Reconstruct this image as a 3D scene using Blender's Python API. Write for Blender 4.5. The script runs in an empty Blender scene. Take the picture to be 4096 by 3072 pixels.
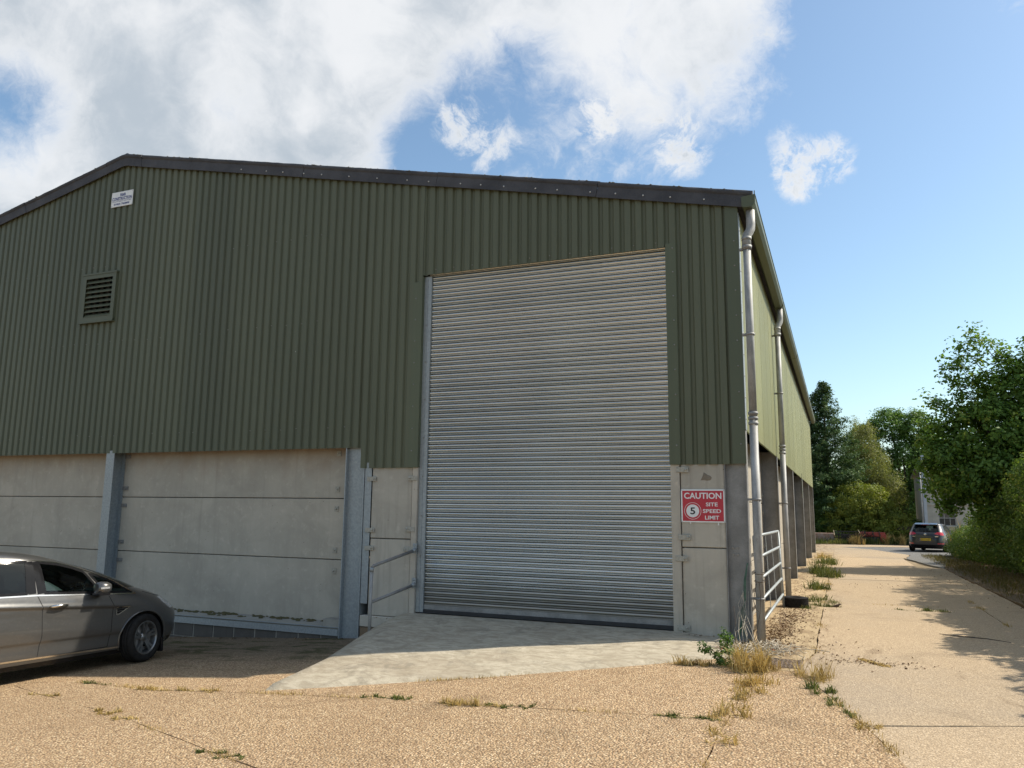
import bpy, bmesh, math, random
import numpy as np
from mathutils import Matrix, Vector

scene = bpy.context.scene
col = scene.collection
RNG = np.random.default_rng(7)
random.seed(7)

# ------------------------------------------------------------------ camera, sky, sun, exposure
cam_d = bpy.data.cameras.new('camera')
cam = bpy.data.objects.new('camera', cam_d)
col.objects.link(cam)
cam_d.sensor_width = 36.0
cam_d.lens = 27.419
cam_d.clip_start = 0.05
cam_d.clip_end = 3000.0
rgt = Vector((0.92376324, 0.38282241, 0.01041505))
dwn = Vector((-0.05020495, 0.14801779, -0.98770957))
fwd = Vector((-0.37965897, 0.91188691, 0.15595297))
M = Matrix.Identity(4)
for i in range(3):
    M[i][0] = rgt[i]; M[i][1] = -dwn[i]; M[i][2] = -fwd[i]
M[0][3], M[1][3], M[2][3] = 1.132, -11.0, 1.72
cam.matrix_world = M
scene.camera = cam

SUN_EL = math.radians(44.0)
SUN_DIR = Vector((0.89 * math.cos(SUN_EL), 0.456 * math.cos(SUN_EL), math.sin(SUN_EL))).normalized()
SUN_AZ = math.atan2(SUN_DIR.x, SUN_DIR.y)          # clockwise from +Y

world = bpy.data.worlds.new('World')
scene.world = world
world.use_nodes = True
wn = world.node_tree
wn.nodes.clear()


class NT:
    """small helper to write node graphs"""
    def __init__(self, tree):
        self.t = tree

    def n(self, kind, **kw):
        nd = self.t.nodes.new(kind)
        for k, v in kw.items():
            setattr(nd, k, v)
        return nd

    def link(self, a, b):
        self.t.links.new(a, b)

    def put(self, sock, v):
        if isinstance(v, bpy.types.NodeSocket):
            self.link(v, sock)
        else:
            sock.default_value = v

    def math(self, op, a, b=0.0, c=0.0, clamp=False):
        nd = self.n('ShaderNodeMath', operation=op, use_clamp=clamp)
        self.put(nd.inputs[0], a); self.put(nd.inputs[1], b); self.put(nd.inputs[2], c)
        return nd.outputs[0]

    def vmath(self, op, a, b=(0, 0, 0)):
        nd = self.n('ShaderNodeVectorMath', operation=op)
        self.put(nd.inputs[0], a); self.put(nd.inputs[1], b)
        return nd.outputs['Value'] if op in ('DOT_PRODUCT', 'LENGTH', 'DISTANCE') else nd.outputs[0]

    def smooth(self, v, lo, hi):
        nd = self.n('ShaderNodeMapRange', interpolation_type='SMOOTHSTEP')
        self.put(nd.inputs['Value'], v)
        nd.inputs['From Min'].default_value = lo; nd.inputs['From Max'].default_value = hi
        return nd.outputs[0]

    def noise(self, vec, scale, detail=4.0, rough=0.55, dist=0.0):
        nd = self.n('ShaderNodeTexNoise')
        self.put(nd.inputs['Vector'], vec)
        nd.inputs['Scale'].default_value = scale; nd.inputs['Detail'].default_value = detail
        nd.inputs['Roughness'].default_value = rough; nd.inputs['Distortion'].default_value = dist
        return nd.outputs['Fac']

    def voro(self, vec, scale, feature='F1', out='Color', rnd=1.0):
        nd = self.n('ShaderNodeTexVoronoi', feature=feature)
        self.put(nd.inputs['Vector'], vec)
        nd.inputs['Scale'].default_value = scale
        nd.inputs['Randomness'].default_value = rnd
        return nd.outputs[out]

    def mix(self, fac, a, b, mode='MIX'):
        nd = self.n('ShaderNodeMix', data_type='RGBA', blend_type=mode)
        self.put(nd.inputs[0], fac)
        for s, v in ((nd.inputs[6], a), (nd.inputs[7], b)):
            if isinstance(v, (tuple, list)) and len(v) == 3:
                v = (*v, 1.0)
            self.put(s, v)
        return nd.outputs[2]

    def ramp(self, fac, stops):
        nd = self.n('ShaderNodeValToRGB')
        els = nd.color_ramp.elements
        while len(els) > 1:
            els.remove(els[0])
        for i, (p, c) in enumerate(stops):
            e = els[0] if i == 0 else els.new(p)
            e.position = p
            e.color = (*c, 1.0) if len(c) == 3 else c
        self.put(nd.inputs[0], fac)
        return nd.outputs[0]

    def scale(self, vec, s):
        nd = self.n('ShaderNodeMapping')
        self.put(nd.inputs['Vector'], vec)
        nd.inputs['Scale'].default_value = s
        return nd.outputs[0]

    def bump(self, height, strength=0.3, dist=0.01, normal=None):
        nd = self.n('ShaderNodeBump')
        nd.inputs['Strength'].default_value = strength
        nd.inputs['Distance'].default_value = dist
        self.put(nd.inputs['Height'], height)
        if normal is not None:
            self.link(normal, nd.inputs['Normal'])
        return nd.outputs[0]


W = NT(wn)
sky = W.n('ShaderNodeTexSky', sky_type='NISHITA')
sky.sun_disc = False
sky.sun_elevation = SUN_EL
sky.sun_rotation = SUN_AZ
sky.air_density = 1.0
sky.dust_density = 1.2
sky.ozone_density = 1.6
sky.altitude = 60
gdir = W.n('ShaderNodeTexCoord').outputs['Generated']
# cloud field: soft masses at given sky directions (x, y, z, radius in degrees, weight) broken up by noise
CLOUDS = [(-0.417, 0.727, 0.546, 3.6, 0.9), (-0.325, 0.771, 0.548, 4.0, 0.9), (-0.246, 0.809, 0.533, 3.0, 0.7), (-0.717, 0.503, 0.482, 12.00, 1.50), (-0.602, 0.609, 0.516, 11.00, 1.40), (-0.522, 0.699, 0.488, 5.50, 1.00), (-0.512, 0.732, 0.449, 4.20, 0.90), (-0.782, 0.513, 0.355, 6.00, 1.00), (-0.681, 0.607, 0.409, 8.00, 1.30), (-0.582, 0.699, 0.415, 5.00, 1.00), (-0.456, 0.680, 0.574, 6.50, 1.10), (-0.328, 0.739, 0.588, 7.00, 1.20), (-0.225, 0.790, 0.570, 6.50, 1.20), (-0.161, 0.825, 0.542, 4.50, 1.10), (-0.114, 0.850, 0.514, 3.20, 0.80)]
PUFFS = [(-0.374, 0.819, 0.435, 1.65, 1.00), (-0.404, 0.789, 0.463, 1.13, 1.00), (-0.185, 0.863, 0.470, 1.48, 1.00), (-0.145, 0.874, 0.464, 1.30, 1.00), (-0.243, 0.850, 0.468, 1.13, 1.00), (-0.207, 0.876, 0.435, 0.87, 1.00), (-0.152, 0.892, 0.426, 1.22, 1.00), (-0.034, 0.906, 0.421, 1.22, 1.00), (-0.023, 0.921, 0.390, 0.87, 1.00), (0.010, 0.918, 0.397, 0.87, 1.00), (-0.084, 0.868, 0.489, 1.30, 1.00), (-0.066, 0.845, 0.531, 1.39, 1.00), (0.187, 0.838, 0.512, 1.30, 0.80)]
GAPS = [(-0.623, 0.628, 0.465, 1.90, 0.55), (-0.773, 0.491, 0.401, 2.40, 0.80), (-0.363, 0.787, 0.499, 3.20, 0.60), (-0.286, 0.837, 0.467, 4.00, 0.40), (-0.453, 0.787, 0.419, 2.40, 0.80), (-0.409, 0.816, 0.408, 2.20, 0.40), (0.035, 0.879, 0.476, 9.00, 0.30)]


def masses(lst):
    tot = None
    for (cx, cy, cz, sg, amp) in lst:
        k = 1.0 / math.radians(sg) ** 2
        d = W.vmath('DOT_PRODUCT', gdir, (cx, cy, cz))
        e = W.math('EXPONENT', W.math('MULTIPLY', W.math('SUBTRACT', d, 1.0), k))
        term = W.math('MULTIPLY', e, amp)
        tot = term if tot is None else W.math('ADD', tot, term)
    return tot


# the same broken cloud goes on round the rest of the sky
rest = W.math('MULTIPLY', W.smooth(W.noise(gdir, 2.3, 2.0, 0.5), 0.50, 0.66), W.math('SUBTRACT', 1.0, W.smooth(W.vmath('DOT_PRODUCT', gdir, tuple(fwd)), 0.52, 0.74)))
pos_f = W.math('SUBTRACT', 1.0, W.math('EXPONENT', W.math('MULTIPLY', W.math('ADD', masses(CLOUDS), rest), -1.0)))
field = W.math('SUBTRACT', pos_f, masses(GAPS))
warp = W.n('ShaderNodeTexNoise')
W.put(warp.inputs['Vector'], gdir); warp.inputs['Scale'].default_value = 8.0; warp.inputs['Detail'].default_value = 6.0
wdir = W.vmath('ADD', gdir, W.vmath('MULTIPLY', W.vmath('SUBTRACT', warp.outputs['Color'], (0.5, 0.5, 0.5)), (0.13, 0.13, 0.09)))
n1 = W.noise(wdir, 7.0, 9.0, 0.60)
n2 = W.noise(wdir, 24.0, 8.0, 0.70)
nn = W.math('ADD', W.math('SUBTRACT', n1, 0.5), W.math('MULTIPLY', W.math('SUBTRACT', n2, 0.5), W.math('SUBTRACT', 1.6, W.math('MULTIPLY', pos_f, 1.1))))
dens_b = W.math('ADD', field, W.math('MULTIPLY', nn, W.math('ADD', 0.55, W.math('MULTIPLY', pos_f, 0.6))))
puff = W.math('SUBTRACT', 1.0, W.math('EXPONENT', W.math('MULTIPLY', masses(PUFFS), -1.3)))
dens_s = W.math('ADD', W.math('MULTIPLY', puff, 0.62), W.math('MULTIPLY', W.math('MULTIPLY', W.math('SUBTRACT', n2, 0.52), puff), 2.9))
dens = W.math('MAXIMUM', dens_b, dens_s)
mask = W.math('POWER', W.smooth(dens, 0.16, 0.74), 0.85)
thick = W.smooth(dens, 0.40, 1.05)
n3 = W.noise(wdir, 4.2, 8.0, 0.58)
n4 = W.noise(gdir, 11.0, 6.0, 0.55, 0.8)
lit = W.smooth(W.math('ADD', W.math('MULTIPLY', n3, 0.65), W.math('MULTIPLY', n4, 0.35)), 0.40, 0.62)
shade = W.math('MULTIPLY', thick, W.math('SUBTRACT', 1.0, W.math('MULTIPLY', lit, 0.92)))
ccol = W.mix(shade, (5.35, 5.4, 5.45), (2.95, 3.3, 3.65))
haze_up = W.mix(1.0, sky.outputs[0], (1.02, 1.10, 1.06), 'MULTIPLY')
bg = W.n('ShaderNodeBackground')
W.link(W.mix(W.math('MULTIPLY', mask, 0.93), haze_up, ccol), bg.inputs['Color'])
bg.inputs['Strength'].default_value = 0.10
world.cycles.sampling_method = 'MANUAL'
world.cycles.sample_map_resolution = 512
wo = W.n('ShaderNodeOutputWorld')
W.link(bg.outputs[0], wo.inputs['Surface'])

sun_d = bpy.data.lights.new('sun', 'SUN')
sun_d.energy = 3.8
sun_d.angle = math.radians(0.6)
sun_d.color = (1.0, 0.915, 0.775)
sun = bpy.data.objects.new('sun', sun_d)
col.objects.link(sun)
sun.rotation_euler = (-SUN_DIR).to_track_quat('-Z', 'Y').to_euler()

vs = scene.view_settings
vs.view_transform = 'Standard'
vs.look = 'None'
vs.exposure = 0.82
vs.gamma = 1.0
vs.use_curve_mapping = False
scene.cycles.use_denoising = True
scene.cycles.max_bounces = 6
scene.cycles.diffuse_bounces = 3
scene.cycles.glossy_bounces = 3
scene.cycles.transparent_max_bounces = 12


# ------------------------------------------------------------------ helpers
def G(x, y):
    """height of the ground"""
    return 0.0624 * max(min(x, 0.0), -16.0) - 0.009 * max(min(y, 60.0), 0.0)


def link(o, parent=None):
    col.objects.link(o)
    if parent is not None:
        o.parent = parent
        o.matrix_parent_inverse = world_of(parent).inverted()
    return o


def world_of(o):
    m = o.matrix_basis.copy()
    if o.parent is not None:
        m = world_of(o.parent) @ o.matrix_parent_inverse @ m
    return m


def tag(o, label=None, cat=None, group=None, kind=None):
    if label: o['label'] = label
    if cat: o['category'] = cat
    if group: o['group'] = group
    if kind: o['kind'] = kind
    return o


def thing(name, loc, label, cat, group=None):
    o = bpy.data.objects.new(name, None)
    o.empty_display_size = 0.2
    o.location = loc
    col.objects.link(o)
    return tag(o, label, cat, group)


class MB:
    """collects shapes for ONE mesh object"""
    def __init__(self):
        self.v = []; self.f = []; self.sm = []

    def add(self, vs, fs, smooth=False):
        o = len(self.v)
        self.v += [tuple(p) for p in vs]
        for f in fs:
            self.f.append(tuple(i + o for i in f)); self.sm.append(smooth)
        return self

    def box(self, x0, x1, y0, y1, z0, z1):
        vs = [(x, y, z) for z in (z0, z1) for (x, y) in ((x0, y0), (x1, y0), (x1, y1), (x0, y1))]
        return self.add(vs, [(3, 2, 1, 0), (4, 5, 6, 7), (0, 1, 5, 4), (1, 2, 6, 5), (2, 3, 7, 6), (3, 0, 4, 7)])

    def obox(self, c, ax, ay, az):
        """oriented box: centre and three half axes"""
        c, ax, ay, az = (Vector(q) for q in (c, ax, ay, az))
        vs = [c + sx * ax + sy * ay + sz * az for sz in (-1, 1) for (sx, sy) in ((-1, -1), (1, -1), (1, 1), (-1, 1))]
        return self.add(vs, [(3, 2, 1, 0), (4, 5, 6, 7), (0, 1, 5, 4), (1, 2, 6, 5), (2, 3, 7, 6), (3, 0, 4, 7)])

    def bevbox(self, x0, x1, y0, y1, z0, z1, b=0.006):
        """box with chamfered edges"""
        bm = bmesh.new()
        bmesh.ops.create_cube(bm, size=1.0)
        for v in bm.verts:
            v.co = Vector(((x0 + x1) / 2 + v.co.x * (x1 - x0), (y0 + y1) / 2 + v.co.y * (y1 - y0), (z0 + z1) / 2 + v.co.z * (z1 - z0)))
        bmesh.ops.bevel(bm, geom=bm.edges[:], offset=b, segments=1, affect='EDGES')
        bm.verts.index_update()
        self.add([v.co for v in bm.verts], [[v.index for v in f.verts] for f in bm.faces])
        bm.free()
        return self

    def tube(self, path, r, n=8, caps=True, smooth=True):
        path = [Vector(p) for p in path]
        rs = r if isinstance(r, (list, tuple)) else [r] * len(path)
        vs = []
        up = Vector((0, 0, 1))
        prev = None
        for i, p in enumerate(path):
            t = (path[min(i + 1, len(path) - 1)] - path[max(i - 1, 0)])
            t = t.normalized() if t.length > 1e-9 else Vector((0, 0, 1))
            if prev is None:
                a = t.cross(up) if abs(t.dot(up)) < 0.95 else t.cross(Vector((1, 0, 0)))
            else:
                a = prev - t * prev.dot(t)
                if a.length < 1e-6:
                    a = t.cross(Vector((1, 0, 0)))
            a.normalize(); prev = a
            b = t.cross(a)
            for k in range(n):
                an = 2 * math.pi * k / n
                vs.append(p + rs[i] * (math.cos(an) * a + math.sin(an) * b))
        fs = []
        for i in range(len(path) - 1):
            for k in range(n):
                fs.append((i * n + k, i * n + (k + 1) % n, (i + 1) * n + (k + 1) % n, (i + 1) * n + k))
        self.add(vs, fs, smooth)
        if caps:
            o = len(self.v) - len(vs)
            self.f.append(tuple(o + k for k in range(n - 1, -1, -1))); self.sm.append(False)
            self.f.append(tuple(o + (len(path) - 1) * n + k for k in range(n))); self.sm.append(False)
        return self

    def lathe(self, prof, c=(0, 0, 0), axis='z', n=24, smooth=True, closed=False):
        """profile of (radius, height) turned about an axis through c"""
        vs = []
        for (r, h) in prof:
            for k in range(n):
                a = 2 * math.pi * k / n
                p = {'z': (r * math.cos(a), r * math.sin(a), h), 'y': (r * math.cos(a), h, r * math.sin(a)),
                     'x': (h, r * math.cos(a), r * math.sin(a))}[axis]
                vs.append((p[0] + c[0], p[1] + c[1], p[2] + c[2]))
        fs = []
        m = len(prof)
        for i in range(m if closed else m - 1):
            j = (i + 1) % m
            for k in range(n):
                fs.append((i * n + k, i * n + (k + 1) % n, j * n + (k + 1) % n, j * n + k))
        return self.add(vs, fs, smooth)

    def prism(self, poly, axis, h0, h1):
        """polygon (2D) pushed along an axis; poly coords are the two other axes in order"""
        def p3(a, b, h):
            return {'x': (h, a, b), 'y': (a, h, b), 'z': (a, b, h)}[axis]
        n = len(poly)
        vs = [p3(a, b, h0) for a, b in poly] + [p3(a, b, h1) for a, b in poly]
        fs = [tuple(range(n - 1, -1, -1)), tuple(range(n, 2 * n))]
        fs += [(i, (i + 1) % n, n + (i + 1) % n, n + i) for i in range(n)]
        return self.add(vs, fs)

    def mesh(self, name, m):
        me = bpy.data.meshes.new(name)
        me.from_pydata(self.v, [], self.f)
        me.polygons.foreach_set('use_smooth', self.sm)
        if m is not None:
            me.materials.append(m)
        me.update()
        bm = bmesh.new(); bm.from_mesh(me)
        bmesh.ops.recalc_face_normals(bm, faces=bm.faces[:])
        bm.to_mesh(me); bm.free()
        return me

    def build(self, name, m, parent=None, kind=None):
        o = bpy.data.objects.new(name, self.mesh(name, m))
        link(o, parent)
        if kind: o['kind'] = kind
        return o


def inst(me, name, loc, parent=None, rot=(0, 0, 0), scale=(1, 1, 1)):
    o = bpy.data.objects.new(name, me)
    o.location = loc; o.rotation_euler = rot; o.scale = scale
    return link(o, parent)


def np_mesh(name, verts, nper, m, rnd=None, smooth=False):
    """fast mesh of many equal polygons of nper corners each; verts (N*nper, 3)"""
    verts = np.asarray(verts, dtype=np.float32)
    nv = len(verts); npoly = nv // nper
    me = bpy.data.meshes.new(name)
    me.vertices.add(nv); me.vertices.foreach_set('co', verts.ravel())
    me.loops.add(nv); me.loops.foreach_set('vertex_index', np.arange(nv, dtype=np.int32))
    me.polygons.add(npoly)
    me.polygons.foreach_set('loop_start', np.arange(0, nv, nper, dtype=np.int32))
    me.polygons.foreach_set('loop_total', np.full(npoly, nper, dtype=np.int32))
    if rnd is not None:
        at = me.attributes.new('rnd', 'FLOAT', 'FACE')
        at.data.foreach_set('value', np.asarray(rnd, dtype=np.float32))
    me.update(calc_edges=True)
    me.materials.append(m)
    return me


# ------------------------------------------------------------------ materials
def new_mat(name):
    m = bpy.data.materials.new(name)
    m.use_nodes = True
    t = NT(m.node_tree)
    p = m.node_tree.nodes['Principled BSDF']
    pos = t.n('ShaderNodeNewGeometry').outputs['Position']
    return m, t, p, pos


def vary(t, c, amt):
    """small shift of brightness from piece to piece"""
    rn = t.n('ShaderNodeObjectInfo').outputs['Random']
    return t.mix(1.0, c, t.ramp(rn, [(0.0, (1 - amt, 1 - amt * 0.8, 1 - amt * 0.9)), (1.0, (1 + amt, 1 + amt, 1 + amt * 0.8))]), 'MULTIPLY')


def pm(name, c, rough=0.7, metal=0.0, var=0.2, scale=5.0, c2=None, bump=0.0, bscale=80.0, spec=0.5, coat=0.0, stretch=(1, 1, 1), fine=0.0):
    m, t, p, pos = new_mat(name)
    v = t.scale(pos, stretch)
    lo = tuple(q * (1 - var) for q in c) if c2 is None else c2
    n = t.noise(v, scale, 6.0, 0.6)
    colr = t.mix(t.smooth(n, 0.30, 0.70), lo, c)
    if fine:
        f = t.noise(v, scale * 18, 3.0, 0.7)
        g = t.ramp(f, [(0.3, (1 - fine,) * 3), (0.7, (1 + fine,) * 3)])
        colr = t.mix(1.0, colr, g, 'MULTIPLY')
    t.link(colr, p.inputs['Base Color'])
    p.inputs['Roughness'].default_value = rough
    p.inputs['Metallic'].default_value = metal
    p.inputs['Specular IOR Level'].default_value = spec
    p.inputs['Coat Weight'].default_value = coat
    p.inputs['Coat Roughness'].default_value = 0.04
    if bump:
        t.link(t.bump(t.noise(pos, bscale, 4.0, 0.6), bump, 0.01), p.inputs['Normal'])
    return m


MAT = {}
MAT['steel'] = pm('galvanised_steel', (0.335, 0.365, 0.375), 0.55, 0.35, 0.22, 30.0, bump=0.05, bscale=200, fine=0.12)
MAT['steel_dull'] = pm('dull_steel', (0.28, 0.275, 0.265), 0.6, 0.25, 0.35, 3.0, bump=0.06, fine=0.12)
MAT['pipe'] = pm('weathered_pipe', (0.37, 0.37, 0.36), 0.6, 0.12, 0.45, 7.0, stretch=(1, 1, 0.35), fine=0.15, bump=0.05)
MAT['clip'] = pm('clip_plate', (0.42, 0.40, 0.34), 0.7, 0.1, 0.35, 40.0)
MAT['bolt'] = pm('bolt_metal', (0.30, 0.29, 0.27), 0.5, 0.6, 0.3, 60.0)
MAT['screw'] = pm('screw_cap', (0.62, 0.63, 0.62), 0.5, 0.2, 0.2, 60.0)
MAT['rust'] = pm('rusty_steel', (0.30, 0.17, 0.11), 0.85, 0.1, 0.5, 9.0, c2=(0.38, 0.30, 0.26), bump=0.2, fine=0.2)
MAT['dark'] = pm('dark_void', (0.012, 0.012, 0.012), 0.9, 0, 0.1)
MAT['black_paint'] = pm('black_paint', (0.025, 0.025, 0.028), 0.5, 0.1, 0.4, 8.0)
MAT['red_paint'] = pm('faded_red_paint', (0.36, 0.055, 0.04), 0.6, 0.0, 0.5, 6.0, bump=0.05)
MAT['rubber'] = pm('tyre_rubber', (0.024, 0.023, 0.022), 0.8, 0, 0.35, 20.0, bump=0.1, bscale=150, fine=0.2, spec=0.12)
MAT['white_paint'] = pm('white_sign_paint', (0.72, 0.73, 0.73), 0.5, 0, 0.08, 12.0)
MAT['red_sign'] = pm('red_sign_paint', (0.46, 0.022, 0.04), 0.45, 0, 0.12, 8.0)
MAT['ink'] = pm('black_ink', (0.02, 0.018, 0.02), 0.6, 0, 0.1)
MAT['blue_ink'] = pm('blue_ink', (0.035, 0.05, 0.20), 0.6, 0, 0.1)
MAT['wood_dark'] = pm('old_timber', (0.10, 0.075, 0.055), 0.9, 0, 0.4, 12.0, stretch=(1, 1, 6))


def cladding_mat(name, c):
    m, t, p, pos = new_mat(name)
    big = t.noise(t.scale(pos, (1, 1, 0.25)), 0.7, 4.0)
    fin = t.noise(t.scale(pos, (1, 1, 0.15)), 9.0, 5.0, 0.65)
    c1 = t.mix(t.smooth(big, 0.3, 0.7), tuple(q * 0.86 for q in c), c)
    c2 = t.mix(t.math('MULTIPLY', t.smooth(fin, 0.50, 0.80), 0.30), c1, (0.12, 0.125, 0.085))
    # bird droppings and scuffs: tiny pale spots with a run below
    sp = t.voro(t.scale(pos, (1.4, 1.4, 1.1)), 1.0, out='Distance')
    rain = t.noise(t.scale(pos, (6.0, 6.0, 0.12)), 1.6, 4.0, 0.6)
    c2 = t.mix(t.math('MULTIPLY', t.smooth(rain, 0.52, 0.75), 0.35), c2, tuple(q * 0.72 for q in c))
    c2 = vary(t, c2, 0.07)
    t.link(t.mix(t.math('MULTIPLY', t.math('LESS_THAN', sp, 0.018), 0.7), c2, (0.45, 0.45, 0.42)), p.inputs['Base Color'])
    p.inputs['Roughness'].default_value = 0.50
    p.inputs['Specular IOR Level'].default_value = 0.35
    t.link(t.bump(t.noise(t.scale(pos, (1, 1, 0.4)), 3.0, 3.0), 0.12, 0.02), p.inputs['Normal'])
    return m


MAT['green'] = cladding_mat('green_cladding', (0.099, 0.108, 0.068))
MAT['green_side'] = cladding_mat('sunlit_green_cladding', (0.32, 0.32, 0.165))  # lighter copy of the green; the sun's brightness is put into its colour
MAT['green_flash'] = cladding_mat('green_flashing', (0.096, 0.110, 0.068))


def concrete_mat(name, c, streak=0.5, dark_tone=(0.16, 0.13, 0.10), top_z=None):
    m, t, p, pos = new_mat(name)
    cloud = t.noise(pos, 1.3, 6.0, 0.62, 0.6)
    mott = t.noise(pos, 7.0, 7.0, 0.68)
    strk = t.noise(t.scale(pos, (5.0, 5.0, 0.22)), 2.0, 4.0, 0.6)
    c1 = t.mix(t.smooth(cloud, 0.3, 0.72), tuple(q * 0.80 for q in c), c)
    c2 = t.mix(t.math('MULTIPLY', t.smooth(mott, 0.52, 0.72), 0.45), c1, tuple(min(q * 1.28, 0.6) for q in c))
    c3 = t.mix(t.math('MULTIPLY', t.smooth(strk, 0.50, 0.78), streak), c2, tuple(q * 0.62 for q in c))
    pits = t.voro(pos, 6.0, out='Distance')
    c4 = t.mix(t.math('MULTIPLY', t.math('LESS_THAN', pits, 0.045), 0.6), c3, (0.05, 0.045, 0.04))
    if top_z is not None:
        sep = t.n('ShaderNodeSeparateXYZ'); t.link(pos, sep.inputs[0])
        wash = t.smooth(t.math('ADD', sep.outputs[2], t.math('MULTIPLY', t.math('SUBTRACT', t.noise(t.scale(pos, (1, 1, 0.5)), 3.0, 5.0), 0.5), 0.9)), top_z - 0.55, top_z + 0.25)
        c4 = t.mix(t.math('MULTIPLY', wash, 0.55), c4, dark_tone)  # concrete turns to this second tone towards the given top height
    t.link(vary(t, c4, 0.07), p.inputs['Base Color'])
    p.inputs['Roughness'].default_value = 0.88
    p.inputs['Specular IOR Level'].default_value = 0.25
    t.link(t.bump(t.math('ADD', t.noise(pos, 45.0, 6.0, 0.7), t.math('MULTIPLY', cloud, 2.0)), 0.25, 0.008), p.inputs['Normal'])
    return m


MAT['panel'] = concrete_mat('panel_concrete', (0.445, 0.405, 0.340), 0.35, (0.27, 0.18, 0.12), 2.65)
MAT['narrow_panel'] = concrete_mat('jamb_concrete', (0.455, 0.415, 0.352), 0.65)
MAT['block'] = concrete_mat('block_concrete', (0.115, 0.105, 0.095), 0.6)
MAT['ledge'] = concrete_mat('ledge_concrete', (0.33, 0.31, 0.27), 0.1)
MAT['base_brick'] = concrete_mat('base_render', (0.22, 0.155, 0.10), 0.4)


def barge_mat():
    m, t, p, pos = new_mat('fibre_cement')
    n = t.noise(pos, 2.0, 6.0, 0.65)
    f = t.noise(pos, 60.0, 4.0, 0.7)
    l = t.noise(pos, 16.0, 6.0, 0.75)
    c = t.mix(t.smooth(n, 0.3, 0.7), (0.042, 0.045, 0.055), (0.075, 0.078, 0.09))
    c = t.mix(t.math('MULTIPLY', t.smooth(f, 0.5, 0.7), 0.3), c, (0.11, 0.11, 0.11))
    c = t.mix(t.math('MULTIPLY', t.smooth(l, 0.62, 0.72), 0.35), c, (0.15, 0.145, 0.12))
    t.link(c, p.inputs['Base Color']); p.inputs['Roughness'].default_value = 0.9
    t.link(t.bump(f, 0.4, 0.01), p.inputs['Normal'])
    return m


MAT['barge'] = barge_mat()
MAT['lichen'] = pm('lichen_crust', (0.16, 0.15, 0.10), 0.95, 0, 0.5, 25.0, bump=0.8, bscale=60, fine=0.3)
MAT['moss'] = pm('moss', (0.060, 0.062, 0.022), 0.95, 0, 0.5, 20.0, c2=(0.10, 0.075, 0.03), bump=0.8, bscale=90)


def shutter_mat():
    m, t, p, pos = new_mat('shutter_steel')
    n = t.noise(t.scale(pos, (0.6, 1, 0.6)), 2.0, 3.0, 0.5)
    sep = t.n('ShaderNodeSeparateXYZ'); t.link(pos, sep.inputs[0])
    # a film of dirt on the lowest slats, thinning upward in patches
    dirt = t.math('MULTIPLY', t.smooth(t.math('SUBTRACT', t.math('MULTIPLY', t.noise(t.scale(pos, (1, 1, 3)), 2.5, 5.0), 0.3), sep.outputs[2]), -0.75, -0.05), 0.7)
    c = t.mix(n, (0.45, 0.455, 0.445), (0.55, 0.555, 0.545))
    t.link(vary(t, t.mix(dirt, c, (0.20, 0.175, 0.14)), 0.10), p.inputs['Base Color'])
    p.inputs['Metallic'].default_value = 0.95
    t.link(t.math('ADD', 0.15, t.math('MULTIPLY', dirt, 0.35)), p.inputs['Roughness'])
    return m


MAT['shutter'] = shutter_mat()


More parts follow.
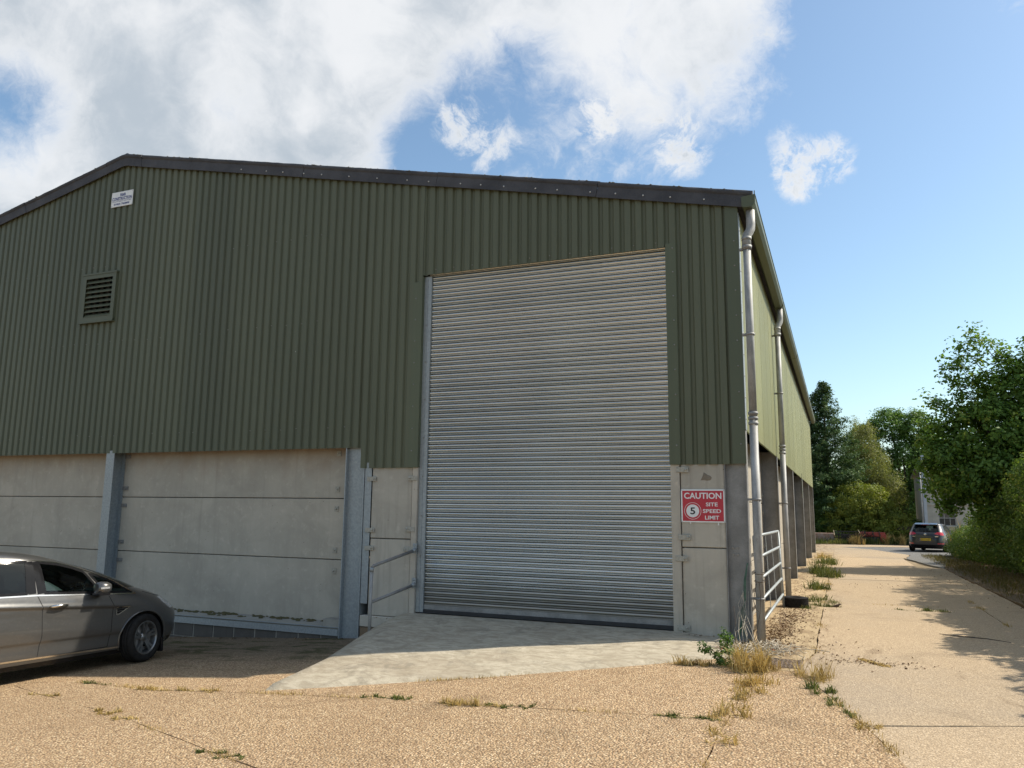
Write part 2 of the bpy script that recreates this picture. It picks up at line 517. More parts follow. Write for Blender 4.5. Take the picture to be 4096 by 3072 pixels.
def aggregate_mat(name, cols, scale, dirt, bump=0.55, greys=0.0, moss=False, wash=False):
    """exposed-stone concrete: pebbles in a binder, blotches of dirt"""
    m, t, p, pos = new_mat(name)
    cc = t.voro(pos, scale, out='Color')
    dd = t.voro(pos, scale, out='Distance')
    c2 = t.voro(pos, scale * 2.3, out='Color')
    sep = t.n('ShaderNodeSeparateColor'); t.link(cc, sep.inputs[0])
    sp2 = t.n('ShaderNodeSeparateColor'); t.link(c2, sp2.inputs[0])
    stone = t.ramp(sep.outputs[0], cols)
    small = t.ramp(sp2.outputs[1], cols)
    edge = t.smooth(dd, 0.34, 0.66)
    c = t.mix(edge, stone, t.mix(0.5, small, tuple(q * 0.62 for q in dirt)))
    big = t.noise(pos, 0.45, 6.0, 0.6, 0.4)
    mid = t.noise(pos, 2.6, 6.0, 0.65)
    c = t.mix(t.math('MULTIPLY', t.smooth(big, 0.42, 0.75), 0.45), c, t.mix(0.55, c, dirt))
    c = t.mix(t.math('MULTIPLY', t.smooth(mid, 0.50, 0.76), 0.35), c, tuple(q * 0.85 for q in dirt))
    if greys:
        c = t.mix(t.math('MULTIPLY', t.smooth(t.noise(pos, 0.22, 4.0), 0.45, 0.7), greys), c, (0.21, 0.20, 0.185))
    if moss:
        sx = t.n('ShaderNodeSeparateXYZ'); t.link(pos, sx.inputs[0])
        # damp strip where the yard meets the wall foot: moss and black algae grow there
        near = t.smooth(sx.outputs[1], -3.3, -0.9)
        left = t.smooth(t.math('MULTIPLY', sx.outputs[0], -1.0), 4.9, 5.9)
        damp = t.math('MULTIPLY', near, left)
        c = t.mix(t.math('MULTIPLY', damp, 0.72), c, (0.085, 0.072, 0.055))
        mo = t.noise(t.scale(pos, (0.9, 2.4, 1.0)), 1.6, 7.0, 0.68, 0.5)
        c = t.mix(t.math('MULTIPLY', t.math('MULTIPLY', t.smooth(mo, 0.49, 0.60), damp), 0.85), c, (0.050, 0.052, 0.016))
    dark_tone = t.noise(pos, 0.8, 3.0, 0.5, 1.2)  # loose dirt stains
    c = t.mix(t.math('MULTIPLY', t.smooth(dark_tone, 0.60, 0.72), 0.30), c, tuple(q * 0.55 for q in dirt))
    c = vary(t, c, 0.05)
    if wash:
        sw = t.n('ShaderNodeSeparateXYZ'); t.link(pos, sw.inputs[0])
        foot = t.math('SUBTRACT', 1.0, t.smooth(sw.outputs[0], 0.25, 1.25))
        wn_ = t.noise(t.scale(pos, (2.2, 0.7, 1.0)), 2.4, 7.0, 0.7, 0.6)
        c = t.mix(t.math('MULTIPLY', t.math('MULTIPLY', foot, t.smooth(wn_, 0.46, 0.60)), 0.75), c, (0.135, 0.085, 0.045))
        far = t.noise(t.scale(pos, (1.0, 0.35, 1.0)), 1.1, 7.0, 0.72, 0.8)
        c = t.mix(t.math('MULTIPLY', t.smooth(far, 0.60, 0.70), 0.45), c, (0.16, 0.11, 0.065))
    t.link(c, p.inputs['Base Color'])
    p.inputs['Roughness'].default_value = 0.9
    p.inputs['Specular IOR Level'].default_value = 0.2
    h = t.math('ADD', t.math('MULTIPLY', t.math('SUBTRACT', 1.0, dd), 1.0), t.math('MULTIPLY', mid, 1.2))
    t.link(t.bump(h, bump, 0.012), p.inputs['Normal'])
    return m


MAT['yard'] = aggregate_mat('yard_aggregate', [(0.0, (0.100, 0.060, 0.035)), (0.18, (0.408, 0.273, 0.150)), (0.38, (0.595, 0.436, 0.260)), (0.52, (0.220, 0.125, 0.069)), (0.70, (0.750, 0.594, 0.393)), (0.84, (0.431, 0.273, 0.157)), (1.0, (0.574, 0.409, 0.249))],
                            52.0, (0.248, 0.163, 0.093), 1.0, moss=True)
MAT['lane'] = aggregate_mat('lane_concrete', [(0.0, (0.247, 0.179, 0.117)), (0.3, (0.453, 0.343, 0.224)), (0.55, (0.546, 0.426, 0.284)), (0.72, (0.361, 0.267, 0.173)), (1.0, (0.618, 0.492, 0.345))],
                            60.0, (0.402, 0.302, 0.201), 0.45, greys=0.28, wash=True)
MAT['apron'] = aggregate_mat('apron_concrete', [(0.0, (0.380, 0.281, 0.164)), (0.5, (0.494, 0.388, 0.246)), (1.0, (0.437, 0.330, 0.205))], 50.0, (0.408, 0.301, 0.180), 0.3, wash=True)
MAT['tarmac'] = aggregate_mat('tarmac', [(0.0, (0.13, 0.125, 0.12)), (0.5, (0.19, 0.185, 0.18)), (1.0, (0.24, 0.235, 0.22))], 50.0, (0.15, 0.14, 0.13), 0.3)
MAT['dirt'] = aggregate_mat('dirt', [(0.0, (0.11, 0.075, 0.045)), (0.5, (0.20, 0.14, 0.085)), (1.0, (0.27, 0.20, 0.125))], 30.0, (0.14, 0.095, 0.055), 0.7)
MAT['earth'] = pm('earth', (0.26, 0.19, 0.11), 0.95, 0, 0.4, 0.6, c2=(0.17, 0.13, 0.07), bump=0.5, bscale=25)


def ramp_mat():
    m, t, p, pos = new_mat('ramp_concrete')
    rot = t.n('ShaderNodeMapping'); t.link(pos, rot.inputs['Vector'])
    rot.inputs['Rotation'].default_value = (0, 0, math.radians(-28)); rot.inputs['Scale'].default_value = (1.0, 2.2, 1)
    brush = t.noise(rot.outputs[0], 5.0, 8.0, 0.72, 0.8)
    big = t.noise(pos, 0.9, 6.0, 0.6)
    grit = t.noise(pos, 90.0, 3.0, 0.7)
    c = t.mix(t.smooth(brush, 0.35, 0.65), (0.33, 0.285, 0.21), (0.50, 0.445, 0.345))
    c = t.mix(t.math('MULTIPLY', t.smooth(big, 0.45, 0.7), 0.4), c, (0.27, 0.215, 0.15))
    blot = t.noise(pos, 3.2, 7.0, 0.7, 0.5)
    c = t.mix(t.math('MULTIPLY', t.smooth(blot, 0.52, 0.66), 0.5), c, (0.20, 0.175, 0.135))
    c = t.mix(t.math('MULTIPLY', t.smooth(grit, 0.55, 0.7), 0.35), c, (0.16, 0.14, 0.11))
    t.link(c, p.inputs['Base Color']); p.inputs['Roughness'].default_value = 0.9
    p.inputs['Specular IOR Level'].default_value = 0.2
    t.link(t.bump(t.math('ADD', t.math('MULTIPLY', brush, 1.5), grit), 0.5, 0.01), p.inputs['Normal'])
    return m


MAT['ramp'] = ramp_mat()


def leaf_mat(name, dark, light, tip=None, trans=0.35, tint=(1.25, 1.35, 0.6), spec=0.25):
    m, t, p, pos = new_mat(name)
    a = t.n('ShaderNodeAttribute', attribute_name='rnd').outputs['Fac']
    stops = [(0.0, dark), (0.75, light)] + ([(0.95, tip)] if tip else [])
    c = t.ramp(a, stops)
    big = t.noise(pos, 0.8, 3.0)
    c = t.mix(1.0, c, t.ramp(big, [(0.3, (0.78, 0.80, 0.78)), (0.7, (1.15, 1.12, 1.0))]), 'MULTIPLY')
    t.link(c, p.inputs['Base Color'])
    p.inputs['Roughness'].default_value = 0.55
    p.inputs['Specular IOR Level'].default_value = spec
    tr = t.n('ShaderNodeBsdfTranslucent')
    t.link(t.mix(1.0, c, tint, 'MULTIPLY'), tr.inputs['Color'])
    mx = t.n('ShaderNodeMixShader'); mx.inputs[0].default_value = trans
    t.link(p.outputs[0], mx.inputs[1]); t.link(tr.outputs[0], mx.inputs[2])
    t.link(mx.outputs[0], m.node_tree.nodes['Material Output'].inputs['Surface'])
    return m


MAT['leaf'] = leaf_mat('broad_leaf', (0.064, 0.125, 0.03), (0.153, 0.25, 0.053), (0.347, 0.368, 0.086))
MAT['hedge_leaf'] = leaf_mat('hedge_leaf', (0.054, 0.097, 0.028), (0.134, 0.202, 0.05), (0.289, 0.27, 0.097))
MAT['oak_leaf'] = leaf_mat('oak_leaf', (0.056, 0.117, 0.035), (0.131, 0.224, 0.056), (0.242, 0.33, 0.101))
MAT['birch_leaf'] = leaf_mat('birch_leaf', (0.114, 0.13, 0.045), (0.244, 0.251, 0.099), (0.351, 0.335, 0.152))
MAT['bush_leaf'] = leaf_mat('bush_leaf', (0.121, 0.159, 0.03), (0.279, 0.307, 0.059), (0.447, 0.409, 0.093))
MAT['needle'] = leaf_mat('conifer_needle', (0.032, 0.068, 0.032), (0.08, 0.134, 0.057), (0.143, 0.19, 0.084), 0.15, spec=0.08)
MAT['bark'] = pm('bark', (0.075, 0.062, 0.048), 0.95, 0, 0.45, 10.0, stretch=(1, 1, 0.3), bump=0.6, bscale=30)
MAT['dry_grass'] = leaf_mat('dry_grass', (0.26, 0.18, 0.065), (0.52, 0.39, 0.16), (0.62, 0.5, 0.26), 0.3, tint=(1.1, 1.0, 0.75))
MAT['green_grass'] = leaf_mat('green_grass', (0.060, 0.080, 0.024), (0.125, 0.15, 0.042), (0.34, 0.28, 0.12), 0.3, tint=(1.15, 1.15, 0.65))
MAT['verge_grass'] = leaf_mat('verge_grass', (0.083, 0.075, 0.026), (0.187, 0.149, 0.055), (0.083, 0.11, 0.028), 0.3, tint=(1.1, 1.05, 0.7))
MAT['dead_leaf'] = leaf_mat('dead_leaf', (0.07, 0.04, 0.02), (0.17, 0.1, 0.05), (0.26, 0.18, 0.1), 0.1, tint=(1.1, 1.0, 0.8))
MAT['twine'] = pm('twine', (0.52, 0.46, 0.36), 0.9, 0, 0.4, 20.0)
MAT['twine_green'] = pm('green_twine', (0.07, 0.15, 0.10), 0.85, 0, 0.4, 20.0)
MAT['twine_orange'] = pm('orange_twine', (0.45, 0.14, 0.06), 0.85, 0, 0.3, 20.0)
MAT['iron'] = pm('cast_iron', (0.20, 0.145, 0.10), 0.8, 0.2, 0.4, 14.0, bump=0.2)
# ------------------------------------------------------------------ ground, yard, lane
def struct(o):
    o['kind'] = 'structure'
    return o


xs = [-400, -120, -40, -16, -8, 0, 8, 40, 120, 400]
ys = [-400, -120, -40, 0, 20, 40, 60, 120, 400]
mb = MB()
vs = [(x, y, G(x, y) - 0.06) for y in ys for x in xs]
nx = len(xs)
mb.add(vs, [(j * nx + i, j * nx + i + 1, (j + 1) * nx + i + 1, (j + 1) * nx + i) for j in range(len(ys) - 1) for i in range(nx - 1)])
ground = struct(mb.build('ground', MAT['earth']))


def rough_poly(poly, step=0.25, jit=0.008, seed=0):
    r = random.Random(seed)
    out = []
    n = len(poly)
    for i in range(n):
        a, b = poly[i], poly[(i + 1) % n]
        L = math.hypot(b[0] - a[0], b[1] - a[1])
        k = max(1, min(60, int(L / step)))
        for q in range(k):
            t = q / k
            j = jit if q else 0.0
            out.append((a[0] + (b[0] - a[0]) * t + r.uniform(-j, j), a[1] + (b[1] - a[1]) * t + r.uniform(-j, j)))
    return out


def slab(name, poly, m, parent=None, top=0.0, thick=0.07, jit=0.008, step=0.25, seed=0):
    """flat piece that follows the fall of the ground, with broken-looking edges"""
    pts = rough_poly(poly, step, jit, seed)
    bm = bmesh.new()
    f = bm.faces.new([bm.verts.new((x, y, 0.0)) for x, y in pts])
    if f.normal.z < 0 or True:
        f.normal_update()
        if f.normal.z < 0:
            f.normal_flip()
    for (pt, no) in (((0, 0, 0), (1, 0, 0)), ((0, 0, 0), (0, 1, 0)), ((-16, 0, 0), (1, 0, 0))):
        bmesh.ops.bisect_plane(bm, geom=bm.verts[:] + bm.edges[:] + bm.faces[:], plane_co=pt, plane_no=no, dist=1e-5)
    ext = bmesh.ops.extrude_face_region(bm, geom=bm.faces[:])
    low = [v for v in ext['geom'] if isinstance(v, bmesh.types.BMVert)]
    lowset = set(low)
    for v in bm.verts:
        v.co.z = G(v.co.x, v.co.y) + top - (thick if v in lowset else 0.0)
    bmesh.ops.triangulate(bm, faces=bm.faces[:])
    bmesh.ops.recalc_face_normals(bm, faces=bm.faces[:])
    me = bpy.data.meshes.new(name)
    bm.to_mesh(me); bm.free()
    me.materials.append(m)
    o = bpy.data.objects.new(name, me)
    return link(o, parent)


LINE_A = [(-7.65, -3.69), (-6.24, -3.91), (-4.96, -3.85), (-3.91, -3.86), (-2.21, -3.93), (-1.11, -3.99), (-0.3, -4.03), (0.19, -4.06)]
LINE_B = [(-8.83, -3.85), (-7.41, -4.38), (-5.74, -4.93), (-4.64, -5.38), (-3.54, -5.85), (-1.9, -6.5), (0.2, -7.3)]
LINE_L = [(0.62, -1.7), (0.83, -2.32), (0.99, -2.85), (1.15, -3.49), (1.26, -3.83), (1.41, -4.47), (1.55, -5.1), (1.85, -7.2), (2.4, -12.0), (3.0, -20.0)]
yard = struct(slab('yard', [(-40, -30), (14, -30), (14, -25), (3.2, -25), (-40, -25)], MAT['yard'], top=-0.002, jit=0.0, step=5))
g = 0.004
Y = 0
# main bay below the weed lines
slab('yard_slab', [(-40, -24.98), (3.0 - g, -24.98), (3.0 - g, -20.0)] + [(x - g, y) for x, y in LINE_L[::-1][1:4]] + [(0.19, -7.3)] + [(x, y - g) for x, y in LINE_B[::-1][1:]] + [(-10.5, -3.4), (-40, -1.0)], MAT['yard'], yard, seed=1)
# wedge between the two weed lines
slab('yard_slab', [(x, y + g) for x, y in LINE_B] + [(0.19 - g, -7.3)] + [(0.19 - g, -4.06 - g)] + [(x, y - g) for x, y in LINE_A[::-1][1:]], MAT['yard'], yard, seed=2)
# bay against the wall
slab('yard_slab', [(-40, -0.98), (-10.5, -3.38), (-8.83, -3.83)] + [(x, y + g) for x, y in LINE_A] + [(0.19 - g, -4.04), (0.18 - g, -2.62), (0.28 - g, -1.9), (-0.1, -1.25), (-0.1, 0.05), (-40, 0.05)], MAT['yard'], yard, seed=3)
# tongue beside the lane
slab('yard_slab', [(0.19 + g, -7.3), (1.84 - g, -7.2)] + [(x - g, y) for x, y in LINE_L[::-1][3:]] + [(0.31 + g, -1.72), (0.31 + g, -1.9), (0.19 + g, -2.62)], MAT['yard'], yard, seed=4)

lane = struct(slab('lane', [(2.9, -25), (14, -25), (14, -24.5), (2.9, -24.5)], MAT['lane'], top=-0.002, jit=0.0, step=5))
J1 = [(1.25, -3.72), (2.43, -3.19), (3.44, -2.75)]
LL = [(x + g, y) for x, y in LINE_L]
slab('lane_slab', LL[4:] + [(3.44, -20.0), (3.44, J1[2][1] - g), (J1[1][0], J1[1][1] - g), (J1[0][0] + 0.02, J1[0][1] - g)], MAT['lane'], lane, top=-0.004, seed=5)
slab('lane_slab', LL[:4] + [(J1[0][0], J1[0][1] + g), (J1[1][0], J1[1][1] + g), (3.44, J1[2][1] + g), (3.46, 6.02 - g), (0.78, 5.83 - g), (0.78, -0.4)], MAT['lane'], lane, seed=6)
for i, (ya0, ya1, yb0, yb1) in enumerate([(5.83, 6.02, 12.41, 12.77), (12.41, 12.77, 19.0, 19.5), (19.0, 19.5, 25.5, 26.2)]):
    slab('lane_slab', [(0.78, ya0 + g), (3.48, ya1 + g), (3.5, yb1 - g), (0.78, yb0 - g)], MAT['lane'], lane, top=(-0.003, 0.002, -0.002)[i], seed=7 + i)
# strip of concrete on the hedge side of the long joint
ypts = [-20, -8, -2.75, 6.02, 12.77, 19.5]
for i in range(len(ypts) - 1):
    slab('lane_slab', [(3.46 + g, ypts[i] + g), (4.25, ypts[i] + 0.1 + g), (4.3, ypts[i + 1] + 0.1 - g), (3.47 + g, ypts[i + 1] - g)], MAT['lane'], lane, top=-0.006, jit=0.015, seed=20 + i)
# apron against the long wall
slab('apron_slab', [(-0.30, 0.2), (0.012, 0.2), (0.012, -0.03), (-0.09, -0.03), (-0.09, -1.2), (0.28, -1.74), (0.605, -1.70), (0.765, -0.4), (0.765, 5.8), (-0.30, 5.8)], MAT['apron'], lane, top=0.003, jit=0.01, seed=40)
for i, (a, b) in enumerate([(5.82, 12.4), (12.42, 18.9), (18.92, 25.4), (25.42, 31.0)]):
    slab('apron_slab', [(-0.30, a), (0.765, a + 0.01), (0.765, b), (-0.30, b)], MAT['apron'], lane, top=0.003, jit=0.01, seed=41 + i)
# open concrete at the far end and the tarmac turning
slab('lane_slab', [(-30, 31.05), (0.77, 31.05), (0.78, 25.52), (3.6, 26.25), (4.0, 30.0), (2.6, 36.0), (1.0, 38.6), (-30, 38.6)], MAT['lane'], lane, jit=0.02, step=0.6, seed=50)
slab('lane_slab', [(-30, 38.62), (1.0, 38.62), (3.2, 40.4), (8.0, 42.2), (20, 43.5), (20, 45.4), (5.2, 45.0), (0.2, 42.6), (-30, 41.0)], MAT['lane'], lane, top=0.004, jit=0.05, step=0.6, seed=51)
road = struct(slab('road', [(3.62, 26.2), (4.3, 19.55), (5.3, 27.0), (8.5, 30.5), (20, 34), (20, 43.4), (8.0, 42.15), (3.2, 40.3), (1.02, 38.58), (2.64, 36.0), (4.04, 30.0)], MAT['tarmac'], top=-0.004, jit=0.03, step=0.5, seed=52))
verge = struct(slab('verge', [(4.27, -20), (20, -20), (20, 33.9), (8.5, 30.4), (5.32, 26.9), (4.32, 19.5)], MAT['dirt'], top=0.004, jit=0.05, step=0.4, seed=53))
bank = struct(slab('bank', [(-30, 41.05), (0.2, 42.65), (5.2, 45.05), (20, 45.45), (20, 90), (-30, 90)], MAT['dirt'], top=0.02, jit=0.08, step=0.5, seed=54))

# ------------------------------------------------------------------ concrete ramp up to the door
front = [(-6.02, 0.02), (-5.81, -0.39), (-5.48, -1.39), (-5.06, -2.56), (-4.90, -3.16), (-4.80, -3.78), (-4.2, -3.52), (-3.65, -3.24), (-2.44, -2.62), (-1.23, -1.88), (-0.47, -1.36), (-0.12, -1.18)]
back = [(-5.85, 0.04), (-5.6, 0.04), (-5.3, 0.04), (-5.05, 0.04), (-4.9, 0.04), (-4.7, 0.04), (-4.2, 0.04), (-3.6, 0.04), (-2.6, 0.04), (-1.5, 0.04), (-0.7, 0.04), (-0.12, 0.04)]


def dense(pl, k):
    out = []
    for i in range(len(pl) - 1):
        for q in range(k):
            t = q / k
            out.append(tuple(pl[i][c] * (1 - t) + pl[i + 1][c] * t for c in range(2)))
    return out + [pl[-1]]


fr, bk = dense(front, 5), dense(back, 5)
NT_ = 22
vs = []
for i, (a, b) in enumerate(zip(bk, fr)):
    ztop = 0.075 if a[0] > -5.2 else 0.075 - 0.42 * min(1.0, (-5.2 - a[0]) / 0.65) ** 1.3
    if a[0] > -0.95:
        ztop = 0.075 - 0.06 * (a[0] + 0.95) / 0.83
    for j in range(NT_ + 1):
        t = j / NT_
        x = a[0] + (b[0] - a[0]) * t; y = a[1] + (b[1] - a[1]) * t
        zf = G(*b) + 0.03
        z = ztop + (zf - ztop) * (t ** 1.35) if j < NT_ else G(*b) - 0.02
        z += 0.006 * math.sin(3.1 * x + 1.7 * y) * math.sin(math.pi * t)
        vs.append((x, y, max(z, G(x, y) + 0.012) if j < NT_ else z))
m_ = NT_ + 1
mb = MB().add(vs, [(i * m_ + j, (i + 1) * m_ + j, (i + 1) * m_ + j + 1, i * m_ + j + 1) for i in range(len(fr) - 1) for j in range(NT_)], True)
ramp = struct(mb.build('ramp', MAT['ramp']))

# ------------------------------------------------------------------ the warehouse
RX, RZ, SL = -12.13, 8.62, 0.2168            # ridge position, underside of the verge at the ridge, roof fall
LEN = 29.75
XL = 2 * RX


def rake(x):
    return RZ - SL * abs(x - RX)


wh = thing('warehouse', (RX, LEN / 2, 0.0), 'green corrugated steel warehouse with concrete lower walls, shallow roof and tall roller door', 'warehouse')


def clad_sheet(name, u0, u1, zb, zt, parent, m, plane='y', at=0.0, phase=-1.887, sgn=-1):
    """box-profile sheet between u0 and u1; outer faces at 'at', troughs 30 mm behind"""
    P = 1.0 / 6.0
    knots = []
    k = math.floor((u0 - phase) / P) - 1
    while phase + k * P < u1 + P:
        e = phase + k * P                      # right end of a broad outer face
        knots += [(e - 0.086, 0.0), (e, 0.0), (e + 0.021, 0.032), (e + 0.059, 0.032)]
        k += 1
    def dep(u):
        for (a, da), (b, db) in zip(knots, knots[1:]):
            if a <= u <= b:
                return da + (db - da) * (u - a) / max(b - a, 1e-9)
        return 0.0
    us = [u0] + [a for a, d in knots if u0 + 1e-4 < a < u1 - 1e-4] + [u1]
    vs, fs = [], []
    for u in us:
        d = dep(u)
        q = at - sgn * d
        for z in (zb(u) if callable(zb) else zb, zt(u) if callable(zt) else zt):
            vs.append((u, q, z) if plane == 'y' else (q, u, z))
    for i in range(len(us) - 1):
        fs.append((2 * i, 2 * i + 2, 2 * i + 3, 2 * i + 1))
    return MB().add(vs, fs).build(name, m, parent)


# gable cladding, sheet by sheet
x = -6.16
edges = [x]
while x > XL + 0.01:
    x = max(x - 1.0, XL)
    edges.append(x)
for i, (b, a) in enumerate(zip(edges, edges[1:])):
    if a < RX < b:
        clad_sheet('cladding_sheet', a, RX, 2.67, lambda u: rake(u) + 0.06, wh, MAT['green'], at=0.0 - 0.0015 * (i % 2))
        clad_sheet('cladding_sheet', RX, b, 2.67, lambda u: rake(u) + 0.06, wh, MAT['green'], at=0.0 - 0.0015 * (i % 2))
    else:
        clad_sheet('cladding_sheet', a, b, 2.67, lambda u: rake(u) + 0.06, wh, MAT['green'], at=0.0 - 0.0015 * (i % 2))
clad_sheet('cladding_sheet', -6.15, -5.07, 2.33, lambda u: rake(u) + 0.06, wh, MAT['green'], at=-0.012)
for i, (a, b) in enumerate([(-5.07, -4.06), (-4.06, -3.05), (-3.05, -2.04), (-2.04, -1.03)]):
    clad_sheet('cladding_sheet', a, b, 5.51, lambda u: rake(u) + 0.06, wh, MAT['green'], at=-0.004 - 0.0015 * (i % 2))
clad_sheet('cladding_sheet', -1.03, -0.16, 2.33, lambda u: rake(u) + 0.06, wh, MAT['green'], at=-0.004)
# flashings
MB().box(-5.235, -5.068, -0.020, -0.0135, 2.332, 5.40).box(-5.068, -5.064, -0.020, 0.10, 2.332, 5.5).build('jamb_flashing', MAT['green_flash'], wh)
MB().box(-1.032, -0.885, -0.016, -0.010, 2.332, 5.56).box(-1.036, -1.032, -0.016, 0.10, 2.332, 5.5).build('jamb_flashing', MAT['green_flash'], wh)
MB().prism([(-0.175, 2.335), (0.004, 2.335), (0.004, rake(0) - 0.0), (-0.175, rake(-0.175) + 0.02)], 'y', -0.014, -0.008).build('corner_flashing', MAT['green_flash'], wh)
MB().box(0.006, 0.012, -0.013, 0.16, 2.80, rake(0) - 0.1).build('corner_flashing', MAT['steel'], wh)
scr = MB().lathe([(0.0, 0.006), (0.011, 0.005), (0.013, 0.0)], axis='x', n=7).mesh('screw', MAT['bolt'])
for i in range(10):
    inst(scr, 'screw', (0.0125, 0.06, 2.95 + i * 0.3), wh)
scr2 = MB().lathe([(0.0, -0.007), (0.010, -0.005), (0.012, 0.0)], axis='y', n=7).mesh('screw', MAT['bolt'])
for i in range(9):
    for xx in (-0.06, -0.93):
        if xx == -0.06 or 2.6 + i * 0.36 < 5.5:
            inst(scr2, 'screw', (xx, -0.0155 if xx > -0.5 else -0.017, 2.6 + i * 0.36), wh)
    if 2.6 + i * 0.36 < 5.4:
        inst(scr2, 'screw', (-5.18, -0.021, 2.6 + i * 0.36), wh)
# rows of fixings through the troughs of the gable sheets
for zr, step in ((3.02, 2), (4.9, 2), (6.5, 2)):
    k = -30
    for k in range(-130, -26, step):
        xx = -1.887 + k / 6.0 + 0.04
        if xx < -16.5 or zr > rake(xx) - 0.3 or random.random() < 0.25:
            continue
        inst(scr2, 'screw', (xx, 0.030, zr + random.uniform(-0.02, 0.02)), wh)
for k in range(-18, 6):
    xx = -1.887 + k / 6.0 + 0.04
    if -4.9 < xx < -1.1 and k % 2 == 0:
        inst(scr2, 'screw', (xx, 0.026, 5.60), wh)

# long side wall facing the lane
yy = 0.02
i = 0
while yy < LEN - 0.01:
    y1 = min(yy + 1.0, LEN)
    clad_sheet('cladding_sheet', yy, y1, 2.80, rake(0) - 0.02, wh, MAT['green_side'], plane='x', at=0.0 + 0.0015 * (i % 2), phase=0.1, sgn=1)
    yy = y1; i += 1
MB().box(0.001, 0.008, 17.35, 17.55, 2.15, 2.95).build('cladding_strip', MAT['green_flash'], wh)
# plain walls out of the photograph's sight
MB().box(XL, XL + 0.05, 0.05, LEN, -1.2, rake(0)).build('side_wall', MAT['green'], wh)
MB().prism([(XL, -1.2), (-0.31, -1.2), (-0.02, 2.8), (-0.02, rake(0)), (RX, RZ), (XL, rake(0))], 'y', LEN - 0.06, LEN).build('end_wall', MAT['green'], wh)

# roof: two corrugated fibre-cement slopes
for sgn in (1, -1):
    x_e, n_c = (0.17, 100)
    vs, fs = [], []
    ny = 400
    for j in range(ny + 1):
        y = -0.02 + (LEN + 0.05) * j / ny
        w = 0.022 * math.sin(2 * math.pi * y / 0.149)
        for xx in (RX, RX + sgn * (x_e - RX)):
            vs.append((xx, y, rake(xx if sgn > 0 else xx) + 0.135 + w))
    for j in range(ny):
        fs.append((2 * j, 2 * j + 1, 2 * j + 3, 2 * j + 2))
    o = MB().add(vs, fs, True).build('roof_slope', MAT['barge'], wh)
    sm = o.modifiers.new('thick', 'SOLIDIFY'); sm.thickness = 0.012
MB().tube([(RX, -0.03, RZ + 0.17), (RX, LEN + 0.03, RZ + 0.17)], 0.09, 10).build('ridge_cap', MAT['barge'], wh)

# verge (barge) boards with a rolled top edge, butted piece to piece
bx = [0.185, -2.07, -4.85, -7.61, -10.34, -11.68]
def barge(xa, xb, lift):
    za, zb_ = rake(xa), rake(xb)
    mb = MB()
    pa, pb = Vector((xa, 0, za)), Vector((xb, 0, zb_))
    d = (pb - pa).normalized(); nrm = Vector((-d.z, 0, d.x))
    if nrm.z < 0: nrm = -nrm
    prof = [(-0.052, -0.02), (-0.056, 0.145), (-0.075, 0.165), (-0.085, 0.19), (-0.075, 0.215), (-0.045, 0.228), (0.0, 0.215), (0.12, 0.21), (0.12, 0.195), (-0.03, 0.195), (-0.04, -0.02)]
    vs = []
    L = (pb - pa).length
    ks = max(2, int(L / 0.12))
    for i in range(ks + 1):
        q = pa + d * (0.004 + (L - 0.008) * i / ks)
        for (y, h) in prof:
            jit = random.uniform(-0.004, 0.004) if h > 0.15 else 0
            p = q + nrm * (h + lift + jit); vs.append((p.x, y - lift, p.z))
    n = len(prof)
    fs = [(i * n + k, i * n + (k + 1) % n, (i + 1) * n + (k + 1) % n, (i + 1) * n + k) for i in range(ks) for k in range(n)]
    fs += [tuple(range(n)), tuple(ks * n + k for k in range(n - 1, -1, -1))]
    mb.add(vs, fs)
    return mb.build('barge_board', MAT['barge'], wh)
for i, (a, b) in enumerate(zip(bx, bx[1:])):
    barge(a, b, 0.004 * (i % 2))
lx = [-12.6, -15.0, -17.8, -20.6, XL - 0.18]
for i, (a, b) in enumerate(zip(lx, lx[1:])):
    barge(a, b, 0.004 * (i % 2))
# the bent ridge piece
mb = MB()
prof = [(-0.058, -0.02), (-0.062, 0.145), (-0.082, 0.165), (-0.092, 0.19), (-0.08, 0.22), (-0.045, 0.235), (0.12, 0.23), (0.12, 0.2), (-0.045, 0.2), (-0.045, -0.02)]
vs = []
pts = [-11.66, -11.9, RX - -0.08, RX, RX - 0.08, -12.4, -12.62]
for xx in pts:
    zz = rake(xx) - (0.012 if abs(xx - RX) < 0.01 else 0.0)
    for (y, h) in prof:
        vs.append((xx, y, zz + h * 1.02))
n = len(prof)
mb.add(vs, [(i * n + k, i * n + (k + 1) % n, (i + 1) * n + (k + 1) % n, (i + 1) * n + k) for i in range(len(pts) - 1) for k in range(n)] + [tuple(range(n)), tuple((len(pts) - 1) * n + k for k in range(n - 1, -1, -1))])
mb.build('barge_board', MAT['barge'], wh)
scr3 = MB().lathe([(0.0, -0.012), (0.012, -0.010), (0.016, 0.0)], axis='y', n=8).mesh('bolt', MAT['screw'])
xx = -0.45
while xx > -9.2:
    inst(scr3, 'bolt', (xx, -0.058, rake(xx) + 0.055), wh, scale=(0.8, 0.8, 0.8))
    xx -= random.uniform(0.36, 0.62)
# lichen lumps along the rolled edge
lm = MB()
for i in range(420):
    xx = random.uniform(-12.0, 0.1) if random.random() < 0.85 else random.uniform(-16, -12.2)
    zz = rake(xx) + 0.222 + random.uniform(-0.012, 0.004)
    s = random.uniform(0.006, 0.018)
    c = Vector((xx, random.uniform(-0.085, -0.02), zz))
    vs = [c + Vector(q) * s for q in ((1.6, 0, 0), (0, 1, 0), (-1.6, 0, 0), (0, -1, 0), (0, 0, 0.8), (0, 0, -0.6))]
    lm.add(vs, [(0, 1, 4), (1, 2, 4), (2, 3, 4), (3, 0, 4), (1, 0, 5), (2, 1, 5), (3, 2, 5), (0, 3, 5)])
lm.build('lichen', MAT['lichen'], wh, 'stuff')

